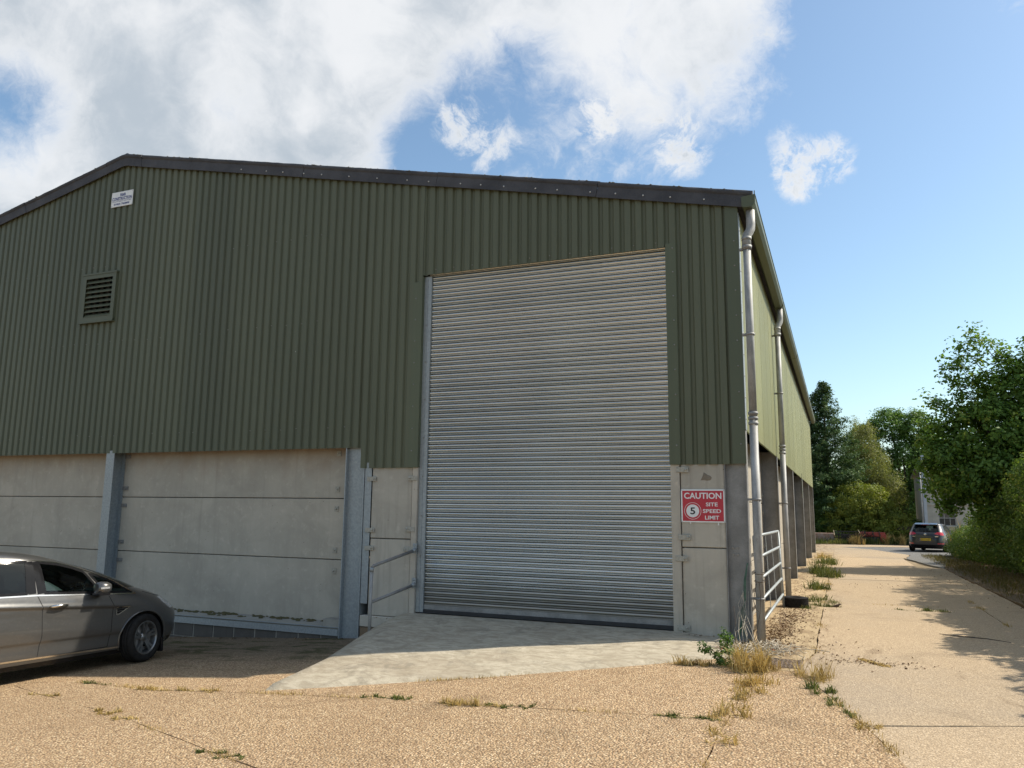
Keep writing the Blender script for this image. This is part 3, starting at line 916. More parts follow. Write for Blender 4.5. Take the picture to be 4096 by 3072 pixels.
# eaves gutter along the lane side
gp = [(0.085, 6.075), (0.085, 5.96), (0.105, 5.935), (0.205, 5.935), (0.245, 5.985), (0.245, 6.09), (0.255, 6.105), (0.265, 6.09), (0.254, 6.08), (0.254, 5.98), (0.211, 5.925), (0.10, 5.925), (0.075, 5.955), (0.075, 6.075)]
for (ya, yb) in ((-0.10, 5.95), (5.955, 11.95), (11.955, 17.95), (17.955, 23.95), (23.955, LEN + 0.1)):
    MB().prism(gp, 'y', ya, yb).build('gutter_length', MAT['green_flash'], wh)
MB().prism([(0.072, 6.08), (0.072, 5.953), (0.098, 5.922), (0.213, 5.922), (0.257, 5.978), (0.257, 6.10)], 'y', -0.112, -0.101).box(0.246, 0.258, -0.112, -0.100, 6.10, 6.15).build('gutter_stop_end', MAT['green_flash'], wh)
for yg in (5.952, 11.952, 17.952, 23.952):
    MB().prism([(0.068, 6.07), (0.068, 5.95), (0.096, 5.917), (0.216, 5.917), (0.261, 5.976), (0.261, 6.09), (0.256, 6.09), (0.256, 5.978), (0.213, 5.922), (0.098, 5.922), (0.073, 5.953), (0.073, 6.07)], 'y', yg - 0.06, yg + 0.06).build('gutter_joint', MAT['green_flash'], wh)


def downpipe(px, py, zb, tilt=0.0):
    r = 0.056
    top = Vector((px, py, 5.43))
    mb = MB()
    mb.tube([(px, py, zb), (px, py, 2.95)], r, 16)
    mb.tube([(px, py, 2.952), (px, py, 5.36)], r - 0.002, 16)
    p = mb.build('downpipe', MAT['pipe'], wh)
    # swan neck up to the gutter outlet
    ox = 0.15
    pts = [(px, py, 5.34), (px, py, 5.50), (px + 0.012, py + 0.01, 5.55), (px + 0.04, py + 0.03, 5.60), (px + 0.055, py + 0.05, 5.64), (px + 0.06, py + 0.06, 5.71), (px + 0.06, py + 0.06, 5.924)]
    MB().tube(pts, r + 0.006, 16).build('swan_neck', MAT['pipe'], p)
    for z in (5.345, 5.47):
        MB().tube([(px, py, z), (px, py, z + 0.045)], r + 0.014, 16).build('collar', MAT['pipe'], p)
    for z in (2.86, 2.93, 3.0):
        MB().tube([(px, py, z), (px, py, z + 0.035)], r + 0.010, 16).build('collar', MAT['pipe'], p)
    for z in (5.33, 4.1, 1.84, 0.55):
        mb = MB().tube([(px, py, z), (px, py, z + 0.03)], r + 0.009, 16)
        mb.box(-0.02, px, py - 0.012 + 0.03, py + 0.012 + 0.03, z, z + 0.03)
        mb.box(0.006, px - 0.05, py - 0.012, py + 0.012, z, z + 0.03) if px > 0.07 else None
        mb.build('pipe_bracket', MAT['steel_dull'], p)
    return p
downpipe(0.112, -0.005, G(0.1, 0) + 0.005)
downpipe(0.112, 5.95, G(0.1, 6) + 0.005)


# lower walls: steel columns and concrete panels
def panel(name, x0, x1, y0, y1, z0, z1, m, parent=wh, b=0.008):
    return MB().bevbox(x0, x1, y0, y1, z0, z1, b).build(name, m, parent)


zrow = [-0.196, 0.815, 1.835, 2.86]
for (x0, x1) in ((-11.80, -6.60), (-17.95, -11.93), (-24.2, -17.99)):
    for i in range(3):
        panel('concrete_panel', x0, x1, 0.28 + 0.004 * ((i + int(-x0)) % 2), 0.42, zrow[i] + 0.006, zrow[i + 1] - 0.006, MAT['panel'])
# mortar strip at the column end of the middle bay
MB().box(-6.60, -6.47, 0.27, 0.40, -0.25, 2.75).build('mortar_strip', MAT['ledge'], wh)
# clip angles that hold the panels
clipL = MB().box(-0.05, 0.075, -0.012, 0.0, -0.02, 0.05).box(-0.05, -0.04, -0.03, 0.0, -0.02, 0.05).lathe([(0.0, -0.03), (0.014, -0.028), (0.016, -0.012)], (0.035, 0, 0.018), 'y', 8).mesh('panel_clip', MAT['steel_dull'])
clipS = MB().box(-0.04, 0.04, -0.010, 0.0, -0.045, 0.045).lathe([(0.0, -0.03), (0.015, -0.028), (0.017, -0.010)], (0, 0, 0), 'y', 8).mesh('panel_clip', MAT['clip'])
for z in (2.6, 1.99, 1.66, 0.97, 0.63):
    inst(clipL, 'panel_clip', (-11.70, 0.279, z), wh)
    inst(clipS, 'panel_clip', (-6.77, 0.279, z), wh)
# I-section gable posts
def ibeam_front(xc, z0, z1, m):      # broad flange faces the yard
    return MB().box(xc - 0.105, xc + 0.105, 0.004, 0.018, z0, z1).box(xc - 0.006, xc + 0.006, 0.018, 0.262, z0, z1).box(xc - 0.105, xc + 0.105, 0.262, 0.276, z0, z1).build('steel_column', m, wh)
ibeam_front(-11.86, -0.8, 2.72, MAT['steel'])
ibeam_front(-17.97, -1.1, 2.72, MAT['steel'])
MB().box(-6.445, -6.428, 0.004, 0.25, -0.46, 2.74).box(-6.428, -6.085, 0.085, 0.100, -0.46, 2.74).box(-6.085, -6.068, 0.004, 0.25, -0.46, 2.74).build('steel_column', MAT['steel'], wh)
# block plinth, ledge and steel edge angle under the left bays
zt = -0.365
def blocks(x0, x1):
    for row in range(2):
        zb0 = zt - 0.225 * (row + 1) + 0.005; zb1 = zt - 0.225 * row - 0.005
        x = x0 - (0.225 if row else 0.0)
        while x < x1 - 0.02:
            a, b = max(x, x0), min(x + 0.44, x1)
            if b - a > 0.05 and zb1 > G(b, 0) - 0.1:
                panel('concrete_block', a + 0.006, b - 0.006, 0.02 + random.uniform(0, 0.004), 0.30, zb0, zb1, MAT['block'], b=0.005)
            x += 0.45
blocks(-11.74, -6.47)
blocks(-17.8, -11.98)
MB().box(-17.8, -11.98, 0.03, 0.30, -1.1, zt).box(-11.74, -6.47, 0.03, 0.30, -0.8, zt).build('mortar_bed', MAT['ledge'], wh)
for (a, b) in ((-11.74, -6.47), (-17.8, -11.98)):
    MB().prism([(0.03, zt + 0.002), (0.03, -0.248), (0.279, -0.184), (0.40, -0.184), (0.40, zt + 0.002)], 'x', a, b).build('ledge', MAT['ledge'], wh)
for (a, b) in ((-11.74, -6.45), (-17.8, -11.98)):
    MB().box(a, b, -0.004, 0.004, -0.365, -0.262).box(a, b, 0.004, 0.07, -0.244, -0.238).build('edge_angle', MAT['steel'], wh)
MB().box(-6.78, -6.47, 0.05, 0.27, -0.26, -0.12).build('ledge_stub', MAT['ledge'], wh)
# moss cushions on the ledge
mm = MB()
for i in range(170):
    xx = random.choice([random.uniform(-11.6, -8.6), random.uniform(-11.6, -6.9)]); yy = 0.27 - abs(random.gauss(0, 0.05))
    s = random.uniform(0.012, 0.042)
    ring = [(xx + s * 1.8 * math.cos(a) * random.uniform(.7, 1.2), max(0.02, yy + s * math.sin(a)), -0.249 + (yy - 0.03) * 0.25) for a in np.linspace(0, 2 * math.pi, 9)[:-1]]
    mid = [(xx + s * 1.0 * math.cos(a), max(0.03, yy + 0.6 * s * math.sin(a)), -0.246 + (yy - 0.03) * 0.25 + s * random.uniform(.28, .45)) for a in np.linspace(0, 2 * math.pi, 9)[:-1]]
    mm.add(ring + mid + [(xx, max(yy, .05), -0.243 + (yy - 0.03) * 0.25 + s * .5)], [(k, (k + 1) % 8, 8 + (k + 1) % 8, 8 + k) for k in range(8)] + [(8 + k, 8 + (k + 1) % 8, 16) for k in range(8)], True)
mm.build('moss', MAT['moss'], wh, 'stuff')

# jamb walls either side of the roller door
panel('concrete_panel', -5.925, -5.175, 0.03, 0.15, 1.205, 2.42, MAT['narrow_panel'])
panel('concrete_panel', -5.925, -5.175, 0.034, 0.15, -0.005, 1.192, MAT['narrow_panel'])
MB().bevbox(-5.165, -5.072, 0.012, 0.16, 0.0, 2.42, 0.005).build('door_jamb', MAT['narrow_panel'], wh)
MB().box(-6.060, -5.935, 0.018, 0.030, 0.17, 2.42).build('edge_angle', MAT['steel'], wh)
panel('concrete_panel', -6.05, -5.19, 0.0, 0.16, -0.185, -0.012, MAT['narrow_panel'])
panel('concrete_panel', -6.05, -5.30, 0.015, 0.16, -0.50, -0.195, MAT['base_brick'])
panel('concrete_panel', -0.895, -0.300, 0.03, 0.15, 1.205, 2.42, MAT['narrow_panel'])
panel('concrete_panel', -0.895, -0.300, 0.036, 0.15, -0.06, 1.192, MAT['narrow_panel'])
MB().bevbox(-1.032, -0.905, 0.012, 0.16, -0.02, 2.42, 0.005).build('door_jamb', MAT['narrow_panel'], wh)
clipW = MB().bevbox(-0.085, 0.085, -0.012, 0.0, -0.036, 0.036, 0.003).lathe([(0.0, -0.034), (0.013, -0.032), (0.016, -0.012)], (0.05, 0, 0.002), 'y', 8).mesh('panel_clip', MAT['clip'])
for (cx, cz) in ((-5.925, 2.155), (-5.155, 2.16), (-5.925, 1.33), (-5.18, 1.355), (-5.925, 1.045), (-5.20, 1.045), (-0.865, 2.26), (-0.855, 1.335), (-0.90, 1.045), (-0.895, 0.13)):
    inst(clipW, 'panel_clip', (cx, 0.011, cz), wh, scale=(-1 if -5.3 < cx < -5 else 1, 1, 1))
# knocked patch of rough concrete above the sign
pv = [(-0.12, -0.09), (-0.05, -0.085), (0.02, -0.10), (0.10, -0.085), (0.125, -0.03), (0.09, 0.01), (0.03, 0.03), (0.0, 0.055), (-0.05, 0.085), (-0.075, 0.0)]
mb = MB(); n = len(pv)
mb.add([(-0.545 + a * 0.62, 0.0285, 2.17 + b * 0.62) for a, b in pv] + [(-0.545 + a * 0.4, 0.022 + random.uniform(-.003, .003), 2.17 + b * 0.4) for a, b in pv] + [(-0.545, 0.024, 2.165)], [(i, (i + 1) % n, n + (i + 1) % n, n + i) for i in range(n)] + [(n + i, n + (i + 1) % n, 2 * n) for i in range(n)])
mb.build('mortar_patch', concrete_mat('rough_mortar', (0.25, 0.21, 0.165), 0.2), wh)
# corner column of the portal frame
MB().box(-0.014, 0.0, 0.006, 0.19, -0.03, 2.86).box(-0.285, -0.014, 0.075, 0.088, -0.03, 2.86).box(-0.297, -0.285, 0.006, 0.19, -0.03, 2.86).build('steel_column', MAT['steel_dull'], wh)
hexb = MB().lathe([(0.0, -0.016), (0.017, -0.016), (0.019, 0.0)], axis='y', n=6, smooth=False).mesh('bolt', MAT['bolt'])
for cx in (-0.22, -0.16):
    for cz in (1.21, 1.12):
        inst(hexb, 'bolt', (cx, 0.075, cz), wh)
# side columns and panels along the lane
yc = [0.1, 6.0, 12.0, 18.0, 24.0, LEN - 0.1]
for y in yc[1:]:
    zb = G(0, y) - 0.02
    MB().box(-0.016, -0.002, y - 0.10, y + 0.10, zb, 2.90).box(-0.30, -0.016, y - 0.008, y + 0.008, zb, 2.90).box(-0.315, -0.30, y - 0.10, y + 0.10, zb, 2.90).build('steel_column', MAT['steel_dull'], wh)
MAT['side_panel'] = concrete_mat('sunlit_side_concrete', (0.40, 0.36, 0.30), 0.45)
for a, b in zip(yc, yc[1:]):
    zb = G(0, a) - 0.25
    rows = [zb, zb + 1.05, 1.03, 1.95, 2.95] if False else [zb, 0.83, 1.85, 2.90]
    for z0, z1 in zip(rows, rows[1:]):
        MB().bevbox(-0.45, -0.318, a + 0.01, b - 0.01, z0 + 0.006, z1 - 0.006, 0.008).build('concrete_panel', MAT['side_panel'], wh)
    cl = MB().box(0, 0.012, -0.045, 0.045, -0.045, 0.045).lathe([(0.0, 0.03), (0.014, 0.028), (0.016, 0.012)], axis='x', n=8).mesh('panel_clip', MAT['clip'])
    for z in (0.65, 1.0, 1.66, 2.0):
        inst(cl, 'panel_clip', (-0.317, b - 0.2, z), wh)

# ------------------------------------------------------------------ roller shutter
sh_root = MB().box(-5.02, -0.98, 0.115, 0.12, 0.10, 5.75).build('roller_shutter', MAT['dark'], wh)
P = 0.0715
prof = [(0.110, 0.0), (0.088, 0.002), (0.083, 0.007), (0.086, 0.0115), (0.104, 0.0125)]
for i in range(10):                      # the convex face
    t = i / 9
    a = math.radians(-72 + 144 * t)
    prof.append((0.100 - 0.030 * (math.cos(a) - math.cos(math.radians(72))), 0.0145 + (P - 0.0165) * t))
prof.append((0.112, P - 0.001))
me = MB().add([(x, y, z) for x in (-4.985, -1.0) for (y, z) in prof], [(k, k + 1, len(prof) + k + 1, len(prof) + k) for k in range(len(prof) - 1)], True).mesh('slat', MAT['shutter'])
z = 0.205
while z < 5.62:
    inst(me, 'slat', (0, random.uniform(-0.0015, 0.0015), z), sh_root, rot=(random.uniform(-0.007, 0.007), 0, random.uniform(-0.0006, 0.0006)))
    z += P
MB().box(-4.985, -1.0, 0.086, 0.104, 0.135, 0.206).build('bottom_slat', MAT['steel_dull'], sh_root)
MB().bevbox(-4.985, -1.0, 0.062, 0.10, 0.078, 0.133, 0.004).build('bottom_rail', MAT['black_paint'], sh_root)
MB().box(-5.066, -4.935, 0.058, 0.064, 0.09, 5.5).box(-5.006, -4.998, 0.050, 0.058, 0.09, 5.45).box(-4.941, -4.935, 0.064, 0.125, 0.09, 5.5).build('guide_channel', MAT['steel'], sh_root)
MB().box(-1.055, -0.935, 0.106, 0.112, 0.09, 5.5).build('guide_channel', MAT['steel'], sh_root)
for i in range(7):
    inst(scr2, 'screw', (-5.002, 0.049, 0.95 + i * 0.62), sh_root)
# inside darkness behind the door and the cladding
MB().box(XL + 0.1, -0.5, 0.5, 0.52, -1.2, 8.3).build('inner_lining', MAT['dark'], wh) if False else None

# ------------------------------------------------------------------ louvre vent in the gable
vx0, vx1, vz0, vz1 = -13.0, -12.08, 5.36, 6.32
vent = MB().box(vx0, vx1, -0.055, -0.048, vz0 - 0.02, vz0 + 0.07).box(vx0, vx1, -0.055, -0.048, vz1 - 0.08, vz1).box(vx0, vx0 + 0.09, -0.0549, -0.048, vz0 + 0.07, vz1 - 0.08).box(vx1 - 0.09, vx1, -0.0549, -0.048, vz0 + 0.07, vz1 - 0.08)
vent.box(vx1 - 0.003, vx1 + 0.003, -0.05, 0.03, vz0, vz1).box(vx0 - 0.003, vx0 + 0.003, -0.05, 0.03, vz0, vz1).box(vx0 - 0.02, vx1 + 0.02, -0.065, 0.0, vz1, vz1 + 0.035).box(vx0 - 0.02, vx1 + 0.01, -0.075, 0.0, vz0 - 0.05, vz0 - 0.02)
vent = vent.build('louvre_vent', MAT['green'], wh)
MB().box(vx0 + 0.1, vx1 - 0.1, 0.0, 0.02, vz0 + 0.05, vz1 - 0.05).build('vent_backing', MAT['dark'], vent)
bl = MB().add([(0, -0.052, 0), (0.74, -0.052, 0), (0.74, -0.004, 0.058), (0, -0.004, 0.058), (0, -0.050, -0.010), (0.74, -0.050, -0.010)], [(0, 1, 2, 3), (4, 5, 1, 0)]).mesh('louvre_blade', MAT['green'])
for i in range(8):
    inst(bl, 'louvre_blade', (vx0 + 0.09, 0, vz0 + 0.085 + i * 0.101), vent)

# ------------------------------------------------------------------ signs
def text_mesh(s, size, m, bold=0.0, ext=0.001, squash=1.0, align='CENTER'):
    cu = bpy.data.curves.new('t', 'FONT')
    cu.body = s; cu.size = size; cu.extrude = ext; cu.offset = bold; cu.align_x = align; cu.align_y = 'CENTER'
    cu.resolution_u = 3
    o = bpy.data.objects.new('t', cu)
    col.objects.link(o)
    dg = bpy.context.evaluated_depsgraph_get()
    me = bpy.data.meshes.new_from_object(o.evaluated_get(dg))
    bpy.data.objects.remove(o)
    me.materials.clear(); me.materials.append(m)
    return me


def put_text(s, w, h, m, parent, x, y, z, bold=0.02, name='lettering', rx=90, rz=0, dz=0):
    """lettering fitted to width w and height h, standing on a wall that faces -y"""
    me = text_mesh(s, 1.0, m, bold)
    co = np.empty(len(me.vertices) * 3, np.float32); me.vertices.foreach_get('co', co); co = co.reshape(-1, 3)
    mn, mx = co.min(0), co.max(0)
    co[:, 0] = (co[:, 0] - (mn[0] + mx[0]) / 2) * (w / (mx[0] - mn[0])); co[:, 1] = (co[:, 1] - (mn[1] + mx[1]) / 2) * (h / (mx[1] - mn[1])); co[:, 2] *= 0.6
    me.vertices.foreach_set('co', co.ravel()); me.update()
    o = bpy.data.objects.new(name, me)
    o.location = (x, y, z); o.rotation_euler = (math.radians(rx), 0, math.radians(rz))
    return link(o, parent)


sx0, sx1, sz0, sz1 = -0.893, -0.300, 1.540, 1.990
cs = thing('caution_sign', (-0.6, 0.025, 1.54), 'red and white CAUTION site speed limit 5 sign on the concrete jamb', 'sign')
MB().bevbox(sx0, sx1, 0.013, 0.022, sz0, sz1, 0.002).build('board', MAT['white_paint'], cs)
MB().box(sx0 + 0.02, sx1 - 0.02, 0.0115, 0.0128, sz0 + 0.018, sz1 - 0.02).build('red_field', MAT['red_sign'], cs)
put_text('CAUTION', 0.505, 0.085, MAT['white_paint'], cs, -0.597, 0.011, 1.902, 0.022)
put_text('SITE', 0.158, 0.052, MAT['white_paint'], cs, -0.476, 0.011, 1.785, 0.02)
put_text('SPEED', 0.245, 0.052, MAT['white_paint'], cs, -0.476, 0.011, 1.695, 0.02)
put_text('LIMIT', 0.190, 0.052, MAT['white_paint'], cs, -0.476, 0.011, 1.607, 0.02)
MB().lathe([(0.0, 0.0112), (0.088, 0.0112), (0.088, 0.0118)], (-0.735, 0, 1.695), 'y', 40, False).build('white_disc', MAT['white_paint'], cs)
MB().lathe([(0.110, 0.0112), (0.115, 0.0112)], (-0.735, 0, 1.695), 'y', 48, False).build('white_ring', MAT['white_paint'], cs)
put_text('5', 0.068, 0.095, MAT['ink'], cs, -0.735, 0.0102, 1.695, 0.02, 'numeral')
for cx in (sx0 + 0.012, sx1 - 0.012):
    for cz in (sz0 + 0.012, sz1 - 0.012):
        inst(scr2, 'screw', (cx, 0.013, cz), cs, scale=(0.5, 0.5, 0.5))
for (cx, h) in ((-0.77, 0.02), (-0.395, 0.035)):
    MB().box(cx - 0.008, cx + 0.008, 0.024, 0.029, sz0 - h, sz0 + 0.01).build('pad', MAT['white_paint'], cs)

rb = thing('construction_sign', (-12.15, -0.03, 7.73), 'small white builder sign R&B Construction high under the gable peak', 'sign')
bx0, bx1, bz0, bz1 = -12.455, -11.862, 7.735, 8.055
MB().bevbox(bx0, bx1, -0.022, -0.012, bz0, bz1, 0.003).build('board', MAT['white_paint'], rb)
cxm = (bx0 + bx1) / 2
put_text('R&B', 0.15, 0.062, MAT['blue_ink'], rb, cxm + 0.02, -0.0235, 7.985, 0.03)
put_text('CONSTRUCTION', 0.545, 0.072, MAT['blue_ink'], rb, cxm, -0.0235, 7.905, 0.03)
put_text('SOUTHERN LIMITED', 0.53, 0.020, MAT['blue_ink'], rb, cxm, -0.0235, 7.848, 0.0)
put_text('01825 760800', 0.43, 0.042, MAT['blue_ink'], rb, cxm, -0.0235, 7.79, 0.03)
for cx in (bx0 + 0.02, bx1 - 0.02):
    for cz in (bz0 + 0.02, bz1 - 0.02):
        inst(scr2, 'screw', (cx, -0.022, cz), rb, scale=(0.6, 0.6, 0.6))

# ------------------------------------------------------------------ handrail on the ramp
hr = thing('handrail', (-5.28, -0.9, -0.16), 'galvanised tube handrail with one post at the left edge of the ramp', 'handrail')
MB().tube([(-5.285, -0.9, -0.20), (-5.28, -0.9, 0.80)], 0.024, 12).build('post', MAT['pipe'], hr)
MB().tube([(-5.28, -0.9, 0.76), (-5.28, -0.9, 0.82)], 0.031, 12).build('socket', MAT['steel'], hr)
MB().tube([(-5.28, -0.9, 0.815), (-5.265, -0.87, 0.845), (-5.07, 0.0, 1.035)], 0.025, 12).build('rail', MAT['steel_dull'], hr)
MB().tube([(-5.28, -0.895, 0.32), (-5.07, 0.0, 0.505)], 0.024, 12).build('rail', MAT['steel_dull'], hr)
for z in (1.04, 0.51):
    mb = MB().box(-5.115, -5.045, 0.002, 0.011, z - 0.06, z + 0.10).tube([(-5.085, -0.06, z - 0.016), (-5.07, 0.004, z)], 0.032, 12)
    mb.lathe([(0.0, -0.010), (0.014, -0.008), (0.016, 0.002)], (-5.08, 0, z + 0.07), 'y', 8)
    mb.build('wall_bracket', MAT['steel'], hr)

# ------------------------------------------------------------------ field gate leaning on the side columns
gate = thing('field_gate', (0.05, 2.35, 0.05), 'galvanised five bar field gate leaning flat against the long side wall', 'gate')
zs_ = [0.22, 0.50, 0.78, 1.07, 1.36]
def gx(z):
    return 0.105 - 0.055 * (z / 1.4)
for z in zs_:
    MB().tube([(gx(z), 0.12, z), (gx(z), 4.55, z - 0.03)], 0.022, 10).build('rail', MAT['steel'], gate)
for y in (0.12, 4.55):
    MB().tube([(gx(0.02), y, 0.005 + G(0.1, y)), (gx(1.36), y, 1.36 - (0.03 if y > 1 else 0))], 0.024, 10).build('stile', MAT['steel'], gate)
for y in (1.85, 2.95):
    MB().obox((gx(0.8) , y, 0.79), (0.004, 0, 0), (0, 0.018, 0), (-0.022, 0, 0.57)).build('brace', MAT['steel'], gate)

# ------------------------------------------------------------------ old tyre lying by the second downpipe
ty = thing('scrap_tyre', (0.30, 4.72, G(0.3, 4.72)), 'worn black tyre lying flat beside the gate end', 'tyre')
prof = []
for i in range(20):
    a = 2 * math.pi * i / 20
    prof.append((0.158 + 0.064 * math.copysign(abs(math.cos(a)) ** 0.55, math.cos(a)), 0.090 * math.copysign(abs(math.sin(a)) ** 0.6, math.sin(a))))
zc = G(0.3, 4.72) + 0.094
MB().lathe(prof, (0.30, 4.72, zc), 'z', 40, closed=True).build('carcass', MAT['rubber'], ty)
tm = MB()
for r_ in range(4):
    for k in range(36):
        a = 2 * math.pi * (k + 0.5 * (r_ % 2)) / 36
        ca, sa = math.cos(a), math.sin(a)
        tm.obox((0.30 + 0.221 * ca, 4.72 + 0.221 * sa, zc - 0.063 + 0.042 * r_), (0.006 * ca, 0.006 * sa, 0), (-0.013 * sa, 0.013 * ca, 0), (0, 0, 0.016))
tm.build('tread', MAT['rubber'], ty)
# ------------------------------------------------------------------ cars
def car_paint(name, c, flake=0.5, metal=0.55, rough=0.32):
    m, t, p, pos = new_mat(name)
    n = t.noise(pos, 2.5, 4.0)
    dust = t.noise(pos, 30.0, 4.0, 0.7)
    c1 = t.mix(t.smooth(n, 0.3, 0.7), tuple(q * 0.94 for q in c), c)
    t.link(t.mix(t.math('MULTIPLY', t.smooth(dust, 0.5, 0.8), 0.12), c1, (0.30, 0.27, 0.22)), p.inputs['Base Color'])
    p.inputs['Metallic'].default_value = metal
    t.link(t.math('ADD', rough, t.math('MULTIPLY', dust, 0.12)), p.inputs['Roughness'])
    p.inputs['Coat Weight'].default_value = 0.7
    p.inputs['Coat Roughness'].default_value = 0.06
    return m


def glass_mat(name, tint, alpha):
    m, t, p, pos = new_mat(name)
    tr = t.n('ShaderNodeBsdfTransparent'); tr.inputs['Color'].default_value = (*tint, 1)
    gl = t.n('ShaderNodeBsdfGlossy'); gl.inputs['Roughness'].default_value = 0.02; gl.inputs['Color'].default_value = (0.9, 0.95, 0.95, 1)
    fr = t.n('ShaderNodeFresnel'); fr.inputs['IOR'].default_value = 1.38
    mx = t.n('ShaderNodeMixShader')
    t.link(fr.outputs[0], mx.inputs[0]); t.link(tr.outputs[0], mx.inputs[1]); t.link(gl.outputs[0], mx.inputs[2])
    t.link(mx.outputs[0], m.node_tree.nodes['Material Output'].inputs['Surface'])
    return m


MAT['silver'] = car_paint('bronze_grey_metallic', (0.104, 0.103, 0.101), metal=0.6, rough=0.26)
MAT['charcoal'] = car_paint('charcoal_metallic', (0.012, 0.014, 0.018), metal=0.1)
MAT['glass'] = glass_mat('green_glass', (0.62, 0.76, 0.70), 0.3)
MAT['privacy'] = glass_mat('privacy_glass', (0.05, 0.055, 0.055), 0.3)
MAT['trim'] = pm('black_trim', (0.014, 0.014, 0.015), 0.06, 0, 0.2, 20.0, spec=0.15)
MAT['chrome'] = pm('chrome', (0.72, 0.70, 0.66), 0.18, 1.0, 0.1, 10.0)
MAT['alloy'] = pm('alloy', (0.26, 0.265, 0.27), 0.32, 0.85, 0.25, 15.0)
MAT['tail'] = pm('tail_lamp', (0.55, 0.012, 0.02), 0.15, 0, 0.25, 20.0, coat=0.8)
MAT['lamp'] = pm('head_lamp', (0.55, 0.56, 0.57), 0.12, 0.4, 0.3, 14.0, coat=1.0)
MAT['cabin'] = pm('cabin_plastic', (0.03, 0.03, 0.032), 0.8, 0, 0.3, 10.0)
MAT['seat'] = pm('seat_cloth', (0.055, 0.055, 0.058), 0.95, 0, 0.3, 30.0)
MAT['plate'] = pm('yellow_plate', (0.72, 0.47, 0.03), 0.5, 0, 0.05, 20.0)
MAT['belt'] = pm('belt_webbing', (0.28, 0.29, 0.29), 0.9, 0, 0.1)


def in_poly(px, pz, poly):
    ins = np.zeros(px.shape, bool)
    n = len(poly)
    j = n - 1
    for i in range(n):
        xi, zi = poly[i]; xj, zj = poly[j]
        c = ((zi > pz) != (zj > pz)) & (px < (xj - xi) * (pz - zi) / (zj - zi + 1e-12) + xi)
        ins ^= c
        j = i
    return ins


def resmooth(a, k):
    for _ in range(k):
        b = a.copy(); b[1:-1] = 0.25 * a[:-2] + 0.5 * a[1:-1] + 0.25 * a[2:]
        a = b
    return a


